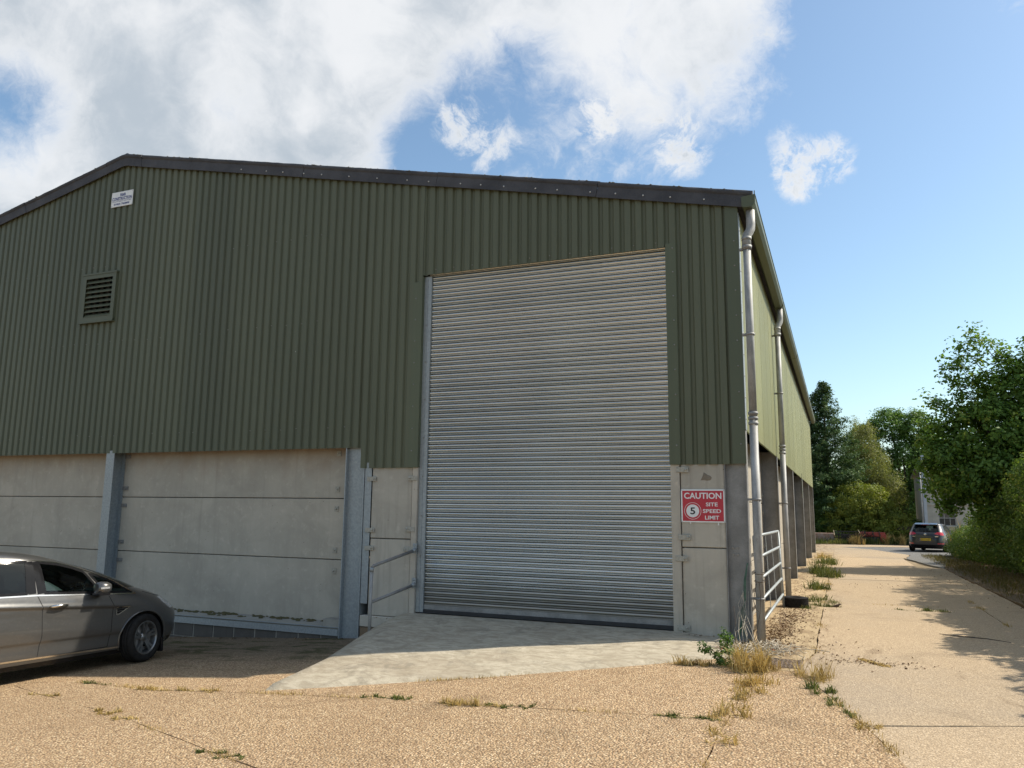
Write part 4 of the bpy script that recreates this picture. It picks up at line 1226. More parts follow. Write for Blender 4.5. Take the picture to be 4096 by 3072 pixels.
class Car:
    """body as a stack of rounded plan outlines; x forward from the front axle, y left, z up"""
    def __init__(self, name, ctl, ne, N, dz, root, paint, flank=None):
        self.root = root; self.flank = flank or (lambda x, z: 0.0 * x)
        z = np.arange(ctl['z'][0], ctl['z'][-1] + 1e-6, dz)
        self.z = z
        self.xf = resmooth(np.interp(z, ctl['z'], ctl['xf']), 2)
        self.xr = resmooth(np.interp(z, ctl['z'], ctl['xr']), 2)
        self.b = resmooth(np.interp(z, ctl['z'], ctl['b']), 1)
        self.ne = ne; self.xcs = (self.xf + self.xr) / 2
        self.holes = []
        ph = np.linspace(0, 2 * np.pi, 3001)
        rows = []
        for k in range(len(z)):
            X, Yv = self.outline(k, ph)
            s = np.concatenate([[0], np.cumsum(np.hypot(np.diff(X), np.diff(Yv)))])
            u = np.linspace(0, s[-1], N + 1)[:-1]
            xi = np.interp(u, s, X)
            rows.append(np.stack([xi, np.interp(u, s, Yv) * (1 + self.flank(xi, z[k])), np.full(N, z[k])], 1))
        self.V = np.concatenate(rows); self.N = N; self.K = len(z)
        i = np.arange(self.K - 1)[:, None] * N; j = np.arange(N)[None]
        j1 = (j + 1) % N
        self.F = np.stack([i + j, i + j1, i + N + j1, i + N + j], -1).reshape(-1, 4)
        self.c = self.V[self.F].mean(1)
        a = self.V[self.F[:, 2]] - self.V[self.F[:, 0]]; b2 = self.V[self.F[:, 3]] - self.V[self.F[:, 1]]
        n = np.cross(a, b2); self.n = n / (np.linalg.norm(n, axis=1, keepdims=True) + 1e-12)
        self.owner = np.zeros(len(self.F), int); self.names = [('body', paint, None)]

    def outline(self, k, ph):
        c, s = np.cos(ph), np.sin(ph)
        xc = self.xcs[k]
        af, ar = self.xf[k] - xc, xc - self.xr[k]
        nf, nr = self.ne
        n = np.where(c > 0, nf, nr)
        a = np.where(c > 0, max(af, 0.02), max(ar, 0.02))
        return xc + a * np.sign(c) * np.abs(c) ** (2 / n), self.b[k] * np.sign(s) * np.abs(s) ** (2 / n)

    def Ys(self, x, z):
        xc = np.interp(z, self.z, self.xcs)
        af = np.interp(z, self.z, self.xf) - xc; ar = xc - np.interp(z, self.z, self.xr); b = np.interp(z, self.z, self.b)
        d = x - xc
        n = self.ne[0] if d > 0 else self.ne[1]
        t = min(abs(d) / (af if d > 0 else ar), 0.999)
        return b * (1 - t ** n) ** (1 / n) * (1 + float(self.flank(np.float64(x), z)))

    def Xs(self, y, z, frontside):
        b = np.interp(z, self.z, self.b); t = min(abs(y) / b, 0.999)
        xc = np.interp(z, self.z, self.xcs)
        if frontside:
            n = self.ne[0]; return xc + (np.interp(z, self.z, self.xf) - xc) * (1 - t ** n) ** (1 / n)
        n = self.ne[1]; return xc - (xc - np.interp(z, self.z, self.xr)) * (1 - t ** n) ** (1 / n)

    def cut(self, name, m, sel, parent=None):
        self.names.append((name, m, parent))
        self.owner[sel] = len(self.names) - 1
        return len(self.names) - 1

    def side(self, poly, sgn):
        c = self.c
        return in_poly(c[:, 0], c[:, 2], poly) & (c[:, 1] * sgn > 0.3) & (self.n[:, 1] * sgn > 0.25)

    def finish(self):
        out = {}
        for k, (nm, m, par) in enumerate(self.names):
            fs = self.F[self.owner == k]
            if nm is None or len(fs) == 0:
                continue
            used, inv = np.unique(fs, return_inverse=True)
            me = bpy.data.meshes.new(nm)
            me.from_pydata(self.V[used].tolist(), [], inv.reshape(-1, 4).tolist())
            me.polygons.foreach_set('use_smooth', [True] * len(fs))
            if nm == 'body':
                bm = bmesh.new(); bm.from_mesh(me)
                bm.verts.ensure_lookup_table()
                top = [v for v in bm.verts if abs(v.co.z - self.z[-1]) < 1e-5]
                ed = [e for e in bm.edges if e.is_boundary and all(abs(v.co.z - self.z[-1]) < 1e-5 for v in e.verts)]
                bmesh.ops.holes_fill(bm, edges=ed, sides=0)
                bm.to_mesh(me); bm.free()
            me.materials.append(m)
            o = bpy.data.objects.new(nm, me)
            col.objects.link(o); o.parent = self.root if par is None else out[par]
            out[k] = o
        return out

    def ribbon(self, pts, w, off, mb, sgn, step=0.03):
        """strip laid on the flank along (x, z) points"""
        P = []
        for (a, b) in zip(pts, pts[1:]):
            L = math.hypot(b[0] - a[0], b[1] - a[1]); k = max(1, int(L / step))
            P += [(a[0] + (b[0] - a[0]) * q / k, a[1] + (b[1] - a[1]) * q / k) for q in range(k)]
        P.append(pts[-1])
        vs = []
        for i, p in enumerate(P):
            q0, q1 = P[max(i - 1, 0)], P[min(i + 1, len(P) - 1)]
            d = Vector((q1[0] - q0[0], q1[1] - q0[1])); d.normalize()
            nx, nz = -d.y * w / 2, d.x * w / 2
            for s in (-1, 1):
                x, z = p[0] + s * nx, p[1] + s * nz
                vs.append((x, sgn * (self.Ys(x, z) + off), z))
        mb.add(vs, [(2 * i, 2 * i + 1, 2 * i + 3, 2 * i + 2) for i in range(len(P) - 1)], True)
        return mb

    def ribbon_end(self, pts, w, off, mb, frontside):
        vs = []
        P = []
        for (a, b) in zip(pts, pts[1:]):
            P += [(a[0] + (b[0] - a[0]) * q / 12, a[1] + (b[1] - a[1]) * q / 12) for q in range(12)]
        P.append(pts[-1])
        for i, p in enumerate(P):
            q0, q1 = P[max(i - 1, 0)], P[min(i + 1, len(P) - 1)]
            d = Vector((q1[0] - q0[0], q1[1] - q0[1])); d.normalize()
            for s in (-1, 1):
                y, z = p[0] - s * d.y * w / 2, p[1] + s * d.x * w / 2
                vs.append((self.Xs(y, z, frontside) + (off if frontside else -off), y, z))
        mb.add(vs, [(2 * i, 2 * i + 1, 2 * i + 3, 2 * i + 2) for i in range(len(P) - 1)], True)
        return mb


def local(mb, name, m, parent):
    o = bpy.data.objects.new(name, mb.mesh(name, m))
    col.objects.link(o); o.parent = parent
    return o


def wheel(root, x, y, r, rimr, w, spokes, steer=0.0, sgn=-1):
    """wheel with tyre and alloy rim; outer face towards sgn*y"""
    h = MB().lathe([(0.0, -0.02), (rimr * 0.82, -0.02), (rimr * 0.82, 0.02), (0, 0.02)], axis='y', n=28)
    hub = local(h, 'wheel', MAT['steel_dull'], root)
    hub.location = (x, y, r); hub.rotation_euler = (0, 0, steer)
    hw = w / 2
    pr = [(rimr, -hw * .86), (rimr + 0.012, -hw * .95), (rimr + 0.05, -hw), (r - 0.035, -hw * 0.97), (r - 0.012, -hw * 0.86), (r - 0.003, -hw * 0.7),
          (r, -hw * .45), (r - .006, -hw * .43), (r - .006, -hw * .37), (r, -hw * .35), (r, -hw * .05), (r - .006, -hw * .03), (r - .006, hw * .03), (r, hw * .05), (r, hw * .35), (r - .006, hw * .37), (r - .006, hw * .43), (r, hw * .45),
          (r - 0.003, hw * 0.7), (r - 0.012, hw * 0.86), (r - 0.035, hw * 0.97), (rimr + 0.05, hw), (rimr + 0.012, hw * .95), (rimr, hw * .86)]
    local(MB().lathe(pr, axis='y', n=56), 'tyre', MAT['rubber'], hub)
    mb = MB()
    o = sgn
    mb.lathe([(rimr + 0.004, o * hw * .90), (rimr - 0.012, o * hw * .95), (rimr - 0.022, o * hw * .80), (rimr - 0.03, -o * hw * .8)], axis='y', n=48)
    for k in range(spokes):
        a0 = 2 * math.pi * k / spokes + math.pi / 2
        for da in (-0.17, 0.17):
            vs = []
            for (rr, ww, dd) in ((0.045, 0.020, 0.55), (rimr * 0.55, 0.018, 0.72), (rimr - 0.012, 0.022, 0.84)):
                an = a0 + da * (0.55 + 0.45 * rr / rimr)
                cx, cz = rr * math.cos(an), rr * math.sin(an)
                tx, tz = -math.sin(an) * ww, math.cos(an) * ww
                yo = o * hw * dd
                vs += [(cx - tx, yo, cz - tz), (cx + tx, yo, cz + tz), (cx + tx * .8, yo - o * 0.03, cz + tz * .8), (cx - tx * .8, yo - o * 0.03, cz - tz * .8)]
            fs = []
            for i in range(2):
                for q in range(4):
                    fs.append((i * 4 + q, i * 4 + (q + 1) % 4, i * 4 + 4 + (q + 1) % 4, i * 4 + 4 + q))
            mb.add(vs, fs)
    mb.lathe([(0.0, o * hw * .66), (0.028, o * hw * .66), (0.036, o * hw * .6), (0.07, o * hw * .52), (0.075, o * hw * .3)], axis='y', n=20)
    local(mb, 'rim', MAT['alloy'], hub)
    return hub


def arch_lip(car, x, r, R, sgn, a0, a1, mat, parent):
    mb = MB()
    pts = []
    for k in range(33):
        a = math.radians(a0 + (a1 - a0) * k / 32)
        px, pz = x + R * math.cos(a), r + R * math.sin(a)
        pts.append((px, sgn * (car.Ys(px, max(pz, car.z[0])) + 0.002), pz))
    mb.tube(pts, 0.013, 6)
    # inner wing behind the opening
    vs = []
    for (px, py, pz) in pts:
        vs += [(px, py, pz), (px, sgn * 0.45, pz)]
    mb2 = MB().add(vs, [(2 * i, 2 * i + 1, 2 * i + 3, 2 * i + 2) for i in range(len(pts) - 1)], True)
    o = local(mb, 'arch_lip', mat, parent)
    local(mb2, 'wheel_well', MAT['trim'], o)


def seat_mesh(mb, x, y, z):
    mb.bevbox(x - 0.25, x + 0.25, y - 0.24, y + 0.24, z, z + 0.16, 0.05)
    vs = []
    mb.obox((x - 0.30, y, z + 0.42), (0.065, 0, -0.02), (0, 0.23, 0), (-0.09, 0, 0.32))
    mb.obox((x - 0.42, y, z + 0.83), (0.05, 0, 0), (0, 0.13, 0), (-0.02, 0, 0.085))


def ground_frame(x, y, ang):
    n = Vector((-0.0624 if x < 0 else 0.0, 0.009 if y > 0 else 0.0, 1)).normalized()
    f = Vector((math.cos(ang), math.sin(ang), 0)); f = (f - n * f.dot(n)).normalized()
    l = n.cross(f)
    m = Matrix.Identity(4)
    for i in range(3):
        m[i][0] = f[i]; m[i][1] = l[i]; m[i][2] = n[i]
    m[0][3], m[1][3], m[2][3] = x, y, G(x, y) + 0.001
    return m


def car_interior(C, root, seats_x, rhd=True, dash_x=-0.55, belt_z=1.0, wid=1.3, floor=(0.3, -3.3)):
    mb = MB()
    mb.box(floor[1], -0.25, -wid / 2 - 0.1, wid / 2 + 0.1, 0.28, 0.33)
    it = local(mb, 'cabin_floor', MAT['cabin'], root)
    mb = MB().obox((dash_x + 0.18, 0, belt_z - 0.16), (0.30, 0, 0.04), (0, wid / 2, 0), (0, 0, 0.14))
    mb.obox((dash_x - 0.02, -0.37, belt_z - 0.0), (0.12, 0, 0.0), (0, 0.2, 0), (0, 0, 0.05))
    local(mb, 'dashboard', MAT['cabin'], root)
    for sx in seats_x:
        for sy in (-0.37, 0.37):
            mb = MB(); seat_mesh(mb, sx, sy, 0.42)
            local(mb, 'seat', MAT['seat'], root)
    cx, cz = dash_x - 0.22, belt_z - 0.02
    pts = [(cx + 0.07 * math.sin(a), -0.37 + 0.185 * math.cos(a), cz + 0.17 * math.sin(a)) for a in np.linspace(0, 2 * math.pi, 25)]
    mb = MB().tube(pts, 0.014, 8, caps=False)
    mb.obox((cx + 0.02, -0.37, cz), (0.02, 0, -0.01), (0, 0.17, 0), (0.01, 0, 0.03))
    local(mb, 'steering_wheel', MAT['trim'], root)


# --- the people carrier beside the wall
mpv = thing('parked_car', (0, 0, 0), 'bronze grey people carrier parked nose to the wall, half in shadow', 'car')
mpv.matrix_world = ground_frame(-8.98, -2.18, math.radians(80))
ctl = dict(
    z=[.17, .20, .24, .30, .40, .50, .58, .65, .71, .78, .87, .92, .97, 1.03, 1.09, 1.15, 1.27, 1.37, 1.46, 1.55, 1.60, 1.635, 1.66, 1.675],
    xf=[.55, .62, .67, .71, .74, .755, .755, .74, .70, .62, .49, .38, .26, .09, -.03, -.15, -.43, -.70, -.97, -1.26, -1.48, -1.72, -1.95, -2.15],
    xr=[-3.52, -3.56, -3.62, -3.7, -3.76, -3.8, -3.82, -3.82, -3.82, -3.81, -3.80, -3.79, -3.78, -3.77, -3.75, -3.72, -3.66, -3.59, -3.50, -3.40, -3.32, -3.25, -3.15, -3.0],
    b=[.84, .865, .895, .908, .918, .928, .936, .942, .946, .950, .950, .946, .938, .925, .910, .895, .863, .835, .808, .772, .735, .68, .59, .42])


def sst(a, b, x):
    t = np.clip((x - a) / (b - a), 0, 1); return t * t * (3 - 2 * t)


def mpv_flank(x, z):
    """shoulder crease that climbs to the rear, hollow below it, and a lower swage"""
    zc = .825 + .085 * (-.5 - x)
    t = zc - z
    fade = sst(-.12, -.42, x) * (1 - sst(-2.3, -2.55, x) * .6)
    d = -.020 * sst(0, .035, t) * (1 - sst(.10, .34, t)) + .006 * sst(-.06, 0, t) * (1 - sst(0, .03, t))
    d = d - .017 * sst(.0, .035, (.47 + .02 * (-.5 - x)) - z) * (1 - sst(.05, .2, (.47 + .02 * (-.5 - x)) - z) * .7)
    return d * fade


C = Car('mpv', ctl, (4.6, 4.6), 620, 0.0125, mpv, MAT['silver'], mpv_flank)
wz = 0.332
for ax in (0.0, -2.85):
    for s in (-1, 1):
        d = np.hypot(C.c[:, 0] - ax, C.c[:, 2] - wz)
        C.cut(None, None, (d < 0.372) & (C.c[:, 1] * s > 0.5) & (np.abs(C.n[:, 1]) > 0.25))
WIN = {'quarter': [(-.17, .982), (-.60, 1.012), (-.775, 1.275), (-.70, 1.262), (-.45, 1.15)],
       'front': [(-.66, 1.02), (-1.405, 1.078), (-1.455, 1.475), (-1.20, 1.435), (-1.0, 1.375), (-.86, 1.315)],
       'rear': [(-1.625, 1.092), (-2.56, 1.125), (-2.62, 1.50), (-1.61, 1.495)],
       'third': [(-2.70, 1.13), (-3.34, 1.17), (-3.20, 1.44), (-2.75, 1.49)]}
DOORF = [(-.54, .29), (-.51, .45), (-.50, .66), (-.49, .83), (-.56, .97), (-.60, 1.0), (-.84, 1.33), (-1.0, 1.40), (-1.20, 1.46), (-1.54, 1.515), (-1.51, 1.07), (-1.44, .90), (-1.43, .55), (-1.46, .29)]
DOORR = [(-1.47, .29), (-1.44, .55), (-1.45, .90), (-1.52, 1.07), (-1.55, 1.515), (-2.62, 1.52), (-2.60, 1.09), (-2.62, .80), (-2.42, .55), (-2.38, .29)]
for s in (-1, 1):
    kf = C.cut('front_door', MAT['silver'], C.side(DOORF, s))
    kr = C.cut('rear_door', MAT['silver'], C.side(DOORR, s))
    C.cut('side_window', MAT['glass'], C.side(WIN['quarter'], s))
    C.cut('side_window', MAT['glass'], C.side(WIN['front'], s), kf)
    C.cut('side_window', MAT['privacy'], C.side(WIN['rear'], s), kr)
    C.cut('side_window', MAT['privacy'], C.side(WIN['third'], s))
    C.cut('sill_trim', MAT['trim'], (C.c[:, 2] < 0.232) & (C.c[:, 1] * s > 0.45))
    C.cut('headlamp', MAT['lamp'], in_poly(C.c[:, 0], C.c[:, 2], [(.26, .875), (.46, .70), (.72, .68), (.78, .76), (.48, .90)]) & (C.c[:, 1] * s > 0.42))
    C.cut('tail_lamp', MAT['tail'], (C.c[:, 0] < -3.5) & (C.c[:, 2] > .9) & (C.c[:, 2] < 1.1) & (C.c[:, 1] * s > 0.45))
C.cut('windscreen', MAT['glass'], in_poly(C.c[:, 1], C.c[:, 2], [(-.80, 1.05), (.80, 1.05), (.60, 1.54), (-.60, 1.54)]) & (C.n[:, 0] > .25) & (C.c[:, 0] > -1.6))
C.cut('rear_screen', MAT['privacy'], in_poly(C.c[:, 1], C.c[:, 2], [(-.66, 1.12), (.66, 1.12), (.56, 1.52), (-.56, 1.52)]) & (C.n[:, 0] < -.3))
C.cut('grille', MAT['trim'], in_poly(C.c[:, 1], C.c[:, 2], [(-.45, .36), (.45, .36), (.5, .62), (-.5, .62)]) & (C.n[:, 0] > .5))
C.cut('lower_bumper', MAT['trim'], (C.c[:, 2] < .30) & (C.c[:, 0] > .45))
parts = C.finish()
body = parts[0]
for s in (-1, 1):
    fr = MB()
    for k, pl in WIN.items():
        C.ribbon(pl + [pl[0]], 0.034, 0.004, fr, s)
    C.ribbon([(-1.458, 1.078), (-1.497, 1.485)], 0.085, 0.0035, fr, s)
    C.ribbon([(-1.562, 1.085), (-1.572, 1.49)], 0.09, 0.0037, fr, s)
    C.ribbon([(-2.63, 1.125), (-2.685, 1.49)], 0.09, 0.0036, fr, s)
    local(fr, 'window_surround', MAT['trim'], mpv)
    ch = MB()
    C.ribbon([(-.13, .962), (-.6, .992), (-1.5, 1.060), (-2.6, 1.100), (-3.4, 1.15)], 0.018, 0.006, ch, s)
    C.ribbon([(-.13, .962), (-.43, 1.165), (-.70, 1.285), (-.86, 1.345), (-1.0, 1.40), (-1.20, 1.457), (-1.5, 1.502), (-1.7, 1.517), (-2.7, 1.515), (-3.25, 1.46)], 0.012, 0.006, ch, s)
    local(ch, 'window_chrome', MAT['chrome'], mpv)
    ch = MB()
    C.ribbon([(-.37, .262), (-1.5, .285), (-2.47, .30)], 0.022, 0.006, ch, s)
    local(ch, 'sill_chrome', MAT['chrome'], mpv)
    for pl in (DOORF[:5], DOORF[10:] + [DOORF[0]], DOORR[6:] + [DOORR[0]], [(.02, .975), (.25, .90), (.45, .875)]):
        gp = MB(); C.ribbon(pl, 0.009, 0.0015, gp, s)
        local(gp, 'panel_gap', MAT['dark'], mpv)
    # lower feature line and fender badge
    ft = MB()
    C.ribbon([(-.24, .795), (-.44, .795), (-.44, .700), (-.40, .705), (-.24, .795)], 0.014, 0.006, ft, s)
    local(ft, 'fender_vent_chrome', MAT['chrome'], mpv)
    fv = MB()
    C.ribbon([(-.27, .785), (-.43, .785)], 0.016, 0.004, fv, s); C.ribbon([(-.31, .76), (-.43, .76)], 0.02, 0.0035, fv, s); C.ribbon([(-.36, .73), (-.43, .73)], 0.02, 0.003, fv, s)
    local(fv, 'fender_vent', MAT['trim'], mpv)
    for hx in (-1.245, -2.36):
        yb = C.Ys(hx, 0.905)
        hp = [(hx + 0.115, s * (yb - 0.002), .900), (hx + 0.09, s * (yb + 0.030), .907), (hx, s * (yb + 0.042), .910), (hx - 0.09, s * (yb + 0.030), .907), (hx - 0.115, s * (yb - 0.002), .900)]
        local(MB().tube(hp, [0.012, 0.019, 0.021, 0.019, 0.012], 10), 'door_handle', MAT['chrome'], parts[kf] if hx > -1.5 else parts[kr])
    for ax in (0.0, -2.85):
        arch_lip(C, ax, wz, 0.375, s, -18, 198, MAT['silver'], mpv)
    # door mirror
    mx, my, mz = -.73, C.Ys(-.73, 1.0) + 0.12, 1.085
    mb = MB()
    rows = [(-0.085, .055, .055), (-0.07, .085, .075), (-0.02, .105, .088), (0.05, .10, .08), (0.095, .075, .058), (0.115, .03, .025)]
    vs = []
    for (dx, ry, rz) in rows:
        for q in range(18):
            a = 2 * math.pi * q / 18
            vs.append((mx + dx, s * (my + ry * math.copysign(abs(math.cos(a)) ** .75, math.cos(a))), mz + rz * math.copysign(abs(math.sin(a)) ** .75, math.sin(a))))
    fs = [(i * 18 + q, i * 18 + (q + 1) % 18, (i + 1) * 18 + (q + 1) % 18, (i + 1) * 18 + q) for i in range(5) for q in range(18)] + [tuple(range(18)), tuple(5 * 18 + q for q in range(18))]
    mb.add(vs, fs, True)
    mir = local(mb, 'door_mirror', MAT['silver'], mpv)
    local(MB().obox((mx, s * (my - .12), mz - .075), (.05, 0, 0), (0, .06, 0), (0, 0, .022)).obox((mx - .005, s * (my + .0), mz - .065), (.075, 0, 0), (0, .085, 0), (0, 0, .03)), 'mirror_foot', MAT['trim'], mir)
    local(MB().obox((mx - .012, s * (my + .103), mz + .002), (.062, 0, 0), (0, .004, 0), (0, 0, .012)), 'indicator', MAT['lamp'], mir)
for s in (-1, 1):
    wheel(mpv, 0.0, s * 0.815, wz, 0.226, 0.215, 5, steer=math.radians(17), sgn=s)
    wheel(mpv, -2.85, s * 0.815, wz, 0.226, 0.215, 5, sgn=s)
    local(MB().box(-.42, -.36, s * .70 - .1, s * .70 + .12, .12, .30) if False else MB().bevbox(.30, .335, s * .78 - .08, s * .78 + .08, .10, .30, .006), 'mud_flap', MAT['trim'], mpv)
car_interior(C, mpv, (-1.35, -2.25), dash_x=-.50, belt_z=1.0)
local(MB().box(-3.45, .30, -.66, .66, .175, .21), 'underbody', MAT['trim'], mpv)
local(MB().obox((-1.50, -.655, 1.10), (.012, 0, 0), (0, .004, 0), (.10, 0, .30)), 'seat_belt', MAT['belt'], mpv)

# --- the hatchback turning at the end of the lane
hb = thing('hatchback', (0, 0, 0), 'dark grey hatchback seen from behind on the far tarmac, yellow plate', 'car')
hb.matrix_world = ground_frame(6.0, 37.46, math.radians(74))
ctl = dict(xc=-1.3,
           z=[.18, .25, .35, .5, .6, .7, .8, .88, .94, 1.0, 1.1, 1.2, 1.3, 1.38, 1.43, 1.46],
           xf=[.70, .8, .85, .87, .86, .82, .70, .45, .1, -.25, -.55, -.85, -1.15, -1.45, -1.75, -1.95],
           xr=[-3.22, -3.30, -3.36, -3.38, -3.37, -3.35, -3.33, -3.31, -3.28, -3.24, -3.15, -3.06, -2.98, -2.94, -2.88, -2.5],
           b=[.80, .85, .875, .888, .893, .895, .89, .875, .855, .832, .790, .745, .695, .650, .55, .2])
C = Car('hatch', ctl, (4.6, 5.5), 420, 0.015, hb, MAT['charcoal'])
wz = 0.318
for ax in (0.0, -2.63):
    for s in (-1, 1):
        d = np.hypot(C.c[:, 0] - ax, C.c[:, 2] - wz)
        C.cut(None, None, (d < 0.355) & (C.c[:, 1] * s > 0.5) & (np.abs(C.n[:, 1]) > 0.25))
W2 = {'front': [(-.62, .97), (-1.40, .985), (-1.52, 1.345), (-1.25, 1.32), (-.95, 1.18)],
      'rear': [(-1.52, .99), (-2.35, 1.0), (-2.62, 1.15), (-2.35, 1.32), (-1.62, 1.345)]}
DF = [(-.52, .30), (-.60, .92), (-.95, 1.21), (-1.25, 1.36), (-1.57, 1.38), (-1.46, .95), (-1.46, .30)]
DR = [(-1.47, .30), (-1.47, .95), (-1.58, 1.38), (-2.35, 1.35), (-2.55, 1.0), (-2.35, .65), (-2.25, .30)]
for s in (-1, 1):
    kf = C.cut('front_door', MAT['charcoal'], C.side(DF, s)); kr = C.cut('rear_door', MAT['charcoal'], C.side(DR, s))
    C.cut('side_window', MAT['glass'], C.side(W2['front'], s), kf); C.cut('side_window', MAT['glass'], C.side(W2['rear'], s), kr)
    rear = C.c[:, 0] < -3.02
    ay = C.c[:, 1] * s
    C.cut('tail_lamp', MAT['tail'], rear & in_poly(ay, C.c[:, 2], [(.40, .905), (.52, .985), (.95, .985), (.95, .83), (.80, .835), (.50, .868)]))
    C.cut('reflector', MAT['tail'], rear & (ay > .55) & (ay < .80) & (C.c[:, 2] > .40) & (C.c[:, 2] < .455))
    C.cut('headlamp', MAT['lamp'], (C.c[:, 0] > .35) & (C.c[:, 2] > .66) & (C.c[:, 2] < .80) & (ay > .42))
rear = C.n[:, 0] < -.35
C.cut('rear_screen', MAT['glass'], in_poly(C.c[:, 1], C.c[:, 2], [(-.60, 1.015), (.60, 1.015), (.50, 1.335), (-.50, 1.335)]) & rear)
C.cut('lower_bumper', MAT['trim'], (C.c[:, 2] < .375) & (C.c[:, 0] < -2.95))
C.cut('windscreen', MAT['glass'], in_poly(C.c[:, 1], C.c[:, 2], [(-.64, .98), (.64, .98), (.52, 1.37), (-.52, 1.37)]) & (C.n[:, 0] > .2) & (C.c[:, 0] > -1.7))
C.cut('grille', MAT['trim'], (C.n[:, 0] > .5) & (C.c[:, 2] > .3) & (C.c[:, 2] < .5) & (np.abs(C.c[:, 1]) < .5))
parts = C.finish()
for s in (-1, 1):
    fr = MB()
    for k, pl in W2.items():
        C.ribbon(pl + [pl[0]], 0.04, 0.004, fr, s, 0.06)
    local(fr, 'window_surround', MAT['trim'], hb)
    for pl in (DF, DR):
        gp = MB(); C.ribbon(pl + [pl[0]], 0.010, 0.002, gp, s, .06)
        local(gp, 'panel_gap', MAT['dark'], hb)
    for ax in (0.0, -2.63):
        arch_lip(C, ax, wz, 0.358, s, -15, 195, MAT['charcoal'], hb)
    wheel(hb, 0.0, s * 0.77, wz, 0.205, 0.205, 5, sgn=s)
    wheel(hb, -2.63, s * 0.77, wz, 0.205, 0.205, 5, sgn=s)
    for hx in (-1.25, -2.2):
        yb = C.Ys(hx, .80)
        local(MB().tube([(hx + .1, s * yb, .80), (hx, s * (yb + .035), .805), (hx - .1, s * yb, .80)], 0.016, 8), 'door_handle', MAT['charcoal'], parts[kf if hx > -1.5 else kr])
    mb = MB().obox((-.62, s * 1.0, .99), (.06, 0, 0), (0, .095, 0), (0, 0, .065)).obox((-.62, s * .90, .95), (.03, 0, 0), (0, .06, 0), (0, 0, .02))
    local(mb, 'door_mirror', MAT['charcoal'], hb)
fr = MB(); C.ribbon_end([(-.60, 1.015), (.60, 1.015), (.50, 1.335), (-.50, 1.335), (-.60, 1.015)], .035, .004, fr, False); local(fr, 'window_surround', MAT['trim'], hb)
gp = MB(); C.ribbon_end([(-.62, .97), (-.66, .80), (-.60, .70), (.60, .70), (.66, .80), (.62, .97)], .014, .003, gp, False); local(gp, 'panel_gap', MAT['dark'], hb)
sp = MB().prism([(-3.08, 1.365), (-3.09, 1.38), (-2.7, 1.455), (-2.7, 1.43)], 'y', -.52, .52); sp = local(sp, 'spoiler', MAT['charcoal'], hb)
local(MB().box(-3.086, -3.05, -.18, .18, 1.352, 1.368), 'brake_light', MAT['tail'], sp)
px = C.Xs(0, .63, False)
pl = local(MB().bevbox(px - .018, px - .006, -.26, .26, .57, .685, .002), 'number_plate', MAT['plate'], hb)
def ctext(s, w, h, m, parent, x, y, z, nm, bold=.02):
    me = text_mesh(s, 1.0, m, bold)
    co = np.empty(len(me.vertices) * 3, np.float32); me.vertices.foreach_get('co', co); co = co.reshape(-1, 3)
    mn, mx = co.min(0), co.max(0)
    co[:, 0] = (co[:, 0] - (mn[0] + mx[0]) / 2) * (w / (mx[0] - mn[0])); co[:, 1] = (co[:, 1] - (mn[1] + mx[1]) / 2) * (h / (mx[1] - mn[1]))
    me.vertices.foreach_set('co', co.ravel()); me.update()
    o = bpy.data.objects.new(nm, me); col.objects.link(o); o.parent = parent
    o.location = (x, y, z); o.rotation_euler = (math.radians(90), 0, math.radians(-90))
    return o
ctext('GY17 AZT', .44, .075, MAT['ink'], pl, px - .0195, -.02, .627, 'plate_lettering')
local(MB().box(px - .0195, px - .0182, .215, .255, .575, .68), 'plate_band', MAT['blue_ink'], pl)
bx_ = C.Xs(0, .88, False)
em = local(MB().lathe([(0.0, -.012), (.052, -.012), (.058, -.004)], (bx_, 0, .885), 'x', 28), 'emblem', MAT['chrome'], hb)
ctext('V', .05, .03, MAT['ink'], em, bx_ - .0135, 0, .908, 'emblem_mark', .0)
ctext('W', .07, .035, MAT['ink'], em, bx_ - .0135, 0, .868, 'emblem_mark', .0)
xg = C.Xs(.5, .78, False)
ctext('GOLF', .14, .03, MAT['chrome'], hb, xg - .012, .52, .775, 'badge_lettering')
local(MB().box(xg - .014, xg - .008, -.60, -.44, .782, .800).box(xg - .014, xg - .008, -.58, -.46, .758, .770), 'trim_badge', MAT['chrome'], hb)
local(MB().tube([(px - .03, .02, 1.045), (px + .0 - .0, .28, 1.03)], .010, 6) if False else MB().obox((C.Xs(0, 1.03, False) - .012, -.06, 1.035), (.006, 0, 0), (0, .18, 0), (0, 0, .012)), 'rear_wiper', MAT['trim'], hb)
car_interior(C, hb, (-1.25, -2.05), dash_x=-.45, belt_z=.93, wid=1.2, floor=(.3, -3.0))
local(MB().box(-3.2, .6, -.68, .68, .17, .21), 'underbody', MAT['trim'], hb)
# ------------------------------------------------------------------ foliage
def unit(n, rng):
    v = rng.normal(size=(n, 3)); return v / np.linalg.norm(v, axis=1, keepdims=True)


def leaf_quads(P, nrm, size, rng, aspect=0.55, fold=0.25):
    """one folded leaf per point: two triangles as a 4-corner face; P (N,3), nrm (N,3), size (N,)"""
    n = len(P)
    t = unit(n, rng); t -= nrm * (t * nrm).sum(1, keepdims=True); t /= np.linalg.norm(t, axis=1, keepdims=True) + 1e-9
    b = np.cross(nrm, t)
    L = size[:, None]; Wd = L * aspect * 0.5
    v = np.empty((n, 4, 3))
    v[:, 0] = P - t * L * 0.5
    v[:, 1] = P + b * Wd + nrm * Wd * fold
    v[:, 2] = P + t * L * 0.5 - nrm * L * 0.1
    v[:, 3] = P - b * Wd + nrm * Wd * fold
    return v.reshape(-1, 3)


